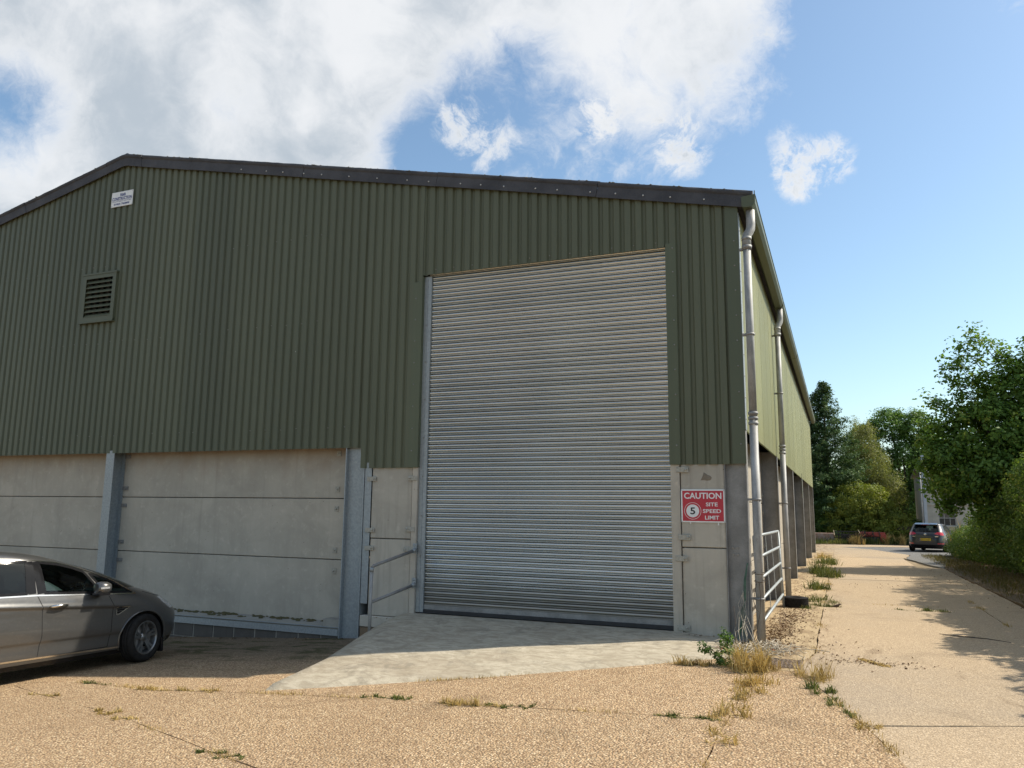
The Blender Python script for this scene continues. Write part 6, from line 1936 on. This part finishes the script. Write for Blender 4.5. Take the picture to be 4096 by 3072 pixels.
for k in range(5):
    x0, y0 = r.choice([(-.33, -.75), (.26, -.55)]); a0 = r.uniform(0, 6)
    mb.tube([(x0 + .05 * math.cos(a0 + i * .7) + r.gauss(0, .01), y0 + .04 * math.sin(a0 + i * .7), .015 + .004 * i) for i in range(7)], .004, 5)
mb.build('orange_strands', MAT['twine_orange'], tw)
# cord tied round the first downpipe
mb = MB()
for z in (.80, .90):
    mb.tube([(.122 + .064 * math.cos(a), -.08 + .064 * math.sin(a), z + .012 * math.sin(a)) for a in np.linspace(0, 2 * math.pi, 17)], .005, 5)
mb.tube([(.10, -.145, .80), (.075, -.16, .72), (.045, -.15, .55), (.07, -.15, .45), (.10, -.15, .42)], .0045, 5)
mb.tube([(.12, -.146, .80), (.135, -.15, .62), (.12, -.16, .40), (.06, -.17, .12), (.02, -.19, .03)], .0045, 5)
tag(mb.build('tied_cord', MAT['wood_dark']), 'dark cord knotted round the nearest downpipe', 'cord')

# ------------------------------------------------------------------ drain cover by the corner
dc = thing('drain_cover', (0.45, -1.28, 0.0), 'rusty cast iron drain cover set in the concrete near the corner', 'drain cover')
MB().box(.14, .66, -1.56, -1.04, -.03, .008).build('frame', MAT['iron'], dc)
mb = MB()
for half in ((.16, .395), (.405, .64)):
    for i in range(5):
        for j in range(10):
            x = half[0] + (half[1] - half[0]) * (i + .5) / 5; y = -1.54 + .48 * (j + .5) / 10
            if (i + j) % 2: mb.box(x - .018, x + .018, y - .007, y + .007, .008, .015)
            else: mb.box(x - .007, x + .007, y - .018, y + .018, .008, .015)
mb.box(.155, .645, -1.545, -1.055, .004, .0095).build('tread_pattern', MAT['iron'], dc)

# ------------------------------------------------------------------ sparrow on the lane
bd = thing('sparrow', (1.0, 4.62, G(1, 4.62)), 'small brown sparrow standing on the lane beside the weed', 'bird')
zb = G(1, 4.62)
MAT['feather'] = pm('sparrow_feather', (0.10, 0.07, 0.05), 0.9, 0, 0.5, 60.0)
rows = [(-.085, .052, .005, .003), (-.06, .056, .014, .007), (-.035, .062, .022, .018), (-.008, .066, .027, .026), (.018, .072, .026, .026), (.036, .083, .020, .021), (.047, .094, .017, .017), (.057, .100, .016, .016), (.066, .101, .011, .011), (.071, .100, .004, .005), (.082, .097, .001, .001)]
vs = []
for (dx, dz, ry, rz) in rows:
    for q in range(12):
        a = 2 * math.pi * q / 12
        vs.append((1.0 + dx, 4.62 + ry * math.cos(a), zb + dz + rz * math.sin(a)))
MB().add(vs, [(i * 12 + q, i * 12 + (q + 1) % 12, (i + 1) * 12 + (q + 1) % 12, (i + 1) * 12 + q) for i in range(len(rows) - 1) for q in range(12)] + [tuple(range(12)), tuple((len(rows) - 1) * 12 + q for q in range(12))], True).build('body', MAT['feather'], bd)
for s in (-1, 1):
    MB().tube([(1.0, 4.62 + s * .011, zb + .045), (.992, 4.62 + s * .012, zb + .022), (1.0, 4.62 + s * .012, zb + .004), (1.018, 4.62 + s * .012, zb + .003)], .0022, 5).build('leg', MAT['bolt'], bd)

# ------------------------------------------------------------------ farm implements on the bank
yb = 44.4; zb = G(1, 44.4)
bk_ = thing('loader_bucket', (0.1, yb, zb), 'rusty pinkish loader bucket lying beside the warehouse end', 'bucket')
MB().prism([(yb - .1, zb + .06), (yb + .5, zb + .02), (yb + .75, zb + .25), (yb + .7, zb + .55), (yb + .05, zb + .68), (yb, zb + .66), (yb + .6, zb + .5), (yb + .66, zb + .27), (yb + .45, zb + .06), (yb - .1, zb + .10)], 'x', -1.1, .78).build('shell', MAT['rust'], bk_)
MB().box(-1.1, .70, yb - .02, yb + .03, zb + .06, zb + .66).build('face_plate', MAT['rust'], bk_)
MB().obox((.66, yb - .06, zb + .33), (.11, 0, 0), (0, .012, 0), (-.16, 0, .32)).build('side_cheek', pm('pale_rust', (.34, .28, .24), .8, 0, .3, 6.0), bk_)
MB().box(-1.1, .78, yb - .13, yb - .08, zb + .03, zb + .07).build('cutting_edge', MAT['steel_dull'], bk_)
fr_ = thing('black_fork_frame', (1.6, yb, zb), 'black steel fork frame lying with upright tines in the grass', 'implement')
for z in (.12, .40, .62, .80):
    MB().box(.72, 2.35, yb - .15, yb - .07, zb + z - .03, zb + z + .03).build('cross_bar', MAT['black_paint'], fr_)
for x in (.95, 1.12, 1.55, 1.95, 2.15):
    MB().obox((x + .04, yb - .2, zb + .38), (.03, 0, 0), (0, .03, 0), (.03, 0, .36)).build('tine', MAT['black_paint'], fr_)
MB().bevbox(1.18, 1.75, yb - .12, yb + .3, zb + .12, zb + .58, .03).build('gearbox', MAT['black_paint'], fr_)
MB().obox((2.42, yb - .25, zb + .46), (.035, 0, 0), (0, .03, 0), (.14, 0, .42)).obox((2.30, yb - .25, zb + .46), (.03, 0, 0), (0, .03, 0), (.14, 0, .40)).build('arm', MAT['black_paint'], fr_)
MB().obox((.74, yb - .2, zb + .72), (.025, 0, 0), (0, .02, 0), (-.02, 0, .16)).obox((2.22, yb - .29, zb + .82), (.02, 0, 0), (0, .012, 0), (-.05, 0, .11)).build('steel_rod', MAT['chrome'], fr_)
mb = MB()
for k in range(4):
    mb.tube([(1.0 + k * .3, yb - .2, zb + .72), (1.05 + k * .3, yb - .3, zb + .5), (1.2 + k * .3, yb - .25, zb + .3)], .016, 6)
mb.build('hydraulic_hose', MAT['rubber'], fr_)
ri = thing('red_implement', (3.0, yb + .5, zb), 'faded red farm implement with black fittings half sunk in the weeds', 'implement')
MB().bevbox(2.25, 3.75, yb + .35, yb + .7, zb + .50, zb + .78, .02).build('beam', MAT['red_paint'], ri)
MB().bevbox(3.45, 3.80, yb + .3, yb + .75, zb + .12, zb + .66, .03).build('end_plate', MAT['red_paint'], ri)
MB().bevbox(2.3, 3.44, yb + .4, yb + .8, zb + .10, zb + .498, .03).build('housing', MAT['black_paint'], ri)
for x in (2.6, 3.05, 3.42):
    MB().obox((x, yb + .32, zb + .68), (.03, 0, 0), (0, .02, 0), (-.04, 0, .17)).build('bracket', MAT['black_paint'], ri)
MB().tube([(2.85 + .14 * math.cos(a), yb + .3, zb + .66 + .11 * math.sin(a)) for a in np.linspace(2.6, 6.6, 13)], .02, 6).build('hose_loop', MAT['rubber'], ri)

# ------------------------------------------------------------------ old pale building beyond the hatchback
ob = thing('old_building', (10.5, 51.0, -0.45), 'old pale rendered building with a six pane window behind the hatchback', 'building')
MAT['old_render'] = concrete_mat('old_render', (0.50, 0.47, 0.41), 0.85)
MAT['asbestos'] = pm('grey_sheet', (0.33, 0.33, 0.32), 0.85, 0, 0.3, 2.0)
x0, x1, y0 = 6.35, 15.0, 46.2
wl = MB()
zt_, zl = 3.2, -0.6
wx0, wx1, wz0, wz1 = 6.98, 7.95, 0.82, 1.82
wl.box(x0, wx0, y0, y0 + .25, zl, zt_).box(wx1, x1, y0, y0 + .25, zl, zt_).box(wx0, wx1, y0, y0 + .25, zl, wz0).box(wx0, wx1, y0, y0 + .25, wz1, zt_)
wl.box(x0, x0 + .25, y0 + .25, y0 + 8, zl, zt_).box(x1 - .25, x1, y0 + .25, y0 + 8, zl, zt_).box(x0 + .25, x1 - .25, y0 + 7.75, y0 + 8, zl, zt_)
wl.build('wall', MAT['old_render'], ob)
MB().box(x0 - .06, x1, y0 - .09, y0 - .003, 2.12, 2.22).box(x0 - .06, x1, y0 - .07, y0 - .003, 2.40, 2.46).build('string_course', MAT['old_render'], ob)
wf = MB().box(wx0, wx1, y0 + .08, y0 + .14, wz0, wz0 + .05).box(wx0, wx1, y0 + .08, y0 + .14, wz1 - .05, wz1).box(wx0, wx0 + .05, y0 + .08, y0 + .14, wz0 + .05, wz1 - .05).box(wx1 - .05, wx1, y0 + .08, y0 + .14, wz0 + .05, wz1 - .05)
wf.box(wx0 + .05, wx1 - .05, y0 + .085, y0 + .135, 1.30, 1.335)
for x in (wx0 + .32, wx0 + .64):
    wf.box(x - .015, x + .015, y0 + .09, y0 + .13, wz0 + .05, 1.30).box(x - .015, x + .015, y0 + .09, y0 + .13, 1.335, wz1 - .05)
wf = wf.build('window', pm('old_window_paint', (.45, .45, .43), .7, 0, .3, 8.0), ob)
MAT['dusty'] = pm('dusty_pane', (.14, .125, .115), .25, 0, .3, 6.0)
MAT['pane'] = pm('dark_pane', (.035, .038, .045), .12, 0, .3, 6.0)
for r_ in range(2):
    for c_ in range(3):
        xa = wx0 + (.05, .335, .655)[c_]; xb = wx0 + (.305, .625, .92)[c_]
        za, zb2 = ((wz0 + .05, 1.30), (1.335, wz1 - .05))[r_]
        MB().box(xa, xb, y0 + .105, y0 + .112, za, zb2).build('pane', MAT['pane'] if r_ == 0 else MAT['dusty'], wf)
MB().box(wx0 - .08, wx1 + .08, y0 - .05, y0 + .08, wz0 - .07, wz0 - .002).build('sill', MAT['old_render'], ob)
vs, fs = [], []
for i in range(121):
    xx = x0 - .1 + (x1 - x0 + .2) * i / 120
    d = .03 * math.sin(i * math.pi / 2.0)
    vs += [(xx, y0 - .05 + d, zt_ - .1), (xx, y0 - .05 + d, 4.1)]
for i in range(120):
    fs.append((2 * i, 2 * i + 2, 2 * i + 3, 2 * i + 1))
MB().add(vs, fs, True).build('upper_sheeting', MAT['asbestos'], ob)
MB().prism([(y0 - .2, 4.1), (y0 + 4, 4.75), (y0 + 8.2, 4.1), (y0 + 8.2, 4.17), (y0 + 4, 4.83), (y0 - .2, 4.17)], 'x', x0 - .2, x1 + .2).build('roof', MAT['asbestos'], ob)
MB().box(x0 - .02, x0, y0 + .3, y0 + 7.9, zt_, 4.1).build('side_sheeting', MAT['asbestos'], ob)
pl_ = thing('steel_post', (6.22, 45.7, -0.42), 'tall pale blue grey steel post at the corner of the old building', 'post')
MB().box(6.12, 6.30, 45.6, 45.61, -.45, 5.3).box(6.205, 6.215, 45.61, 45.79, -.45, 5.3).box(6.12, 6.30, 45.79, 45.80, -.45, 5.3).build('column', pm('pale_steel', (.42, .47, .53), .55, .3, .15, 3.0), pl_)
MB().tube([(6.02, 45.5, -.45), (6.02, 45.5, 4.2)], .045, 8).build('pipe', MAT['pipe'], pl_)
tb = thing('timber_stack', (5.4, 47.0, -.42), 'low dark stack of old boards behind the hatchback roof', 'timber')
for k in range(4):
    MB().obox((5.3 + .04 * k, 47.0, .52 + .065 * k), (.85 - .06 * k, 0, 0), (0, .12, 0), (0, 0, .028)).build('board', MAT['wood_dark'], tb)
for x in (4.75, 5.85):
    MB().box(x - .05, x + .05, 46.92, 47.08, -.45, .49).build('bearer', MAT['wood_dark'], tb)
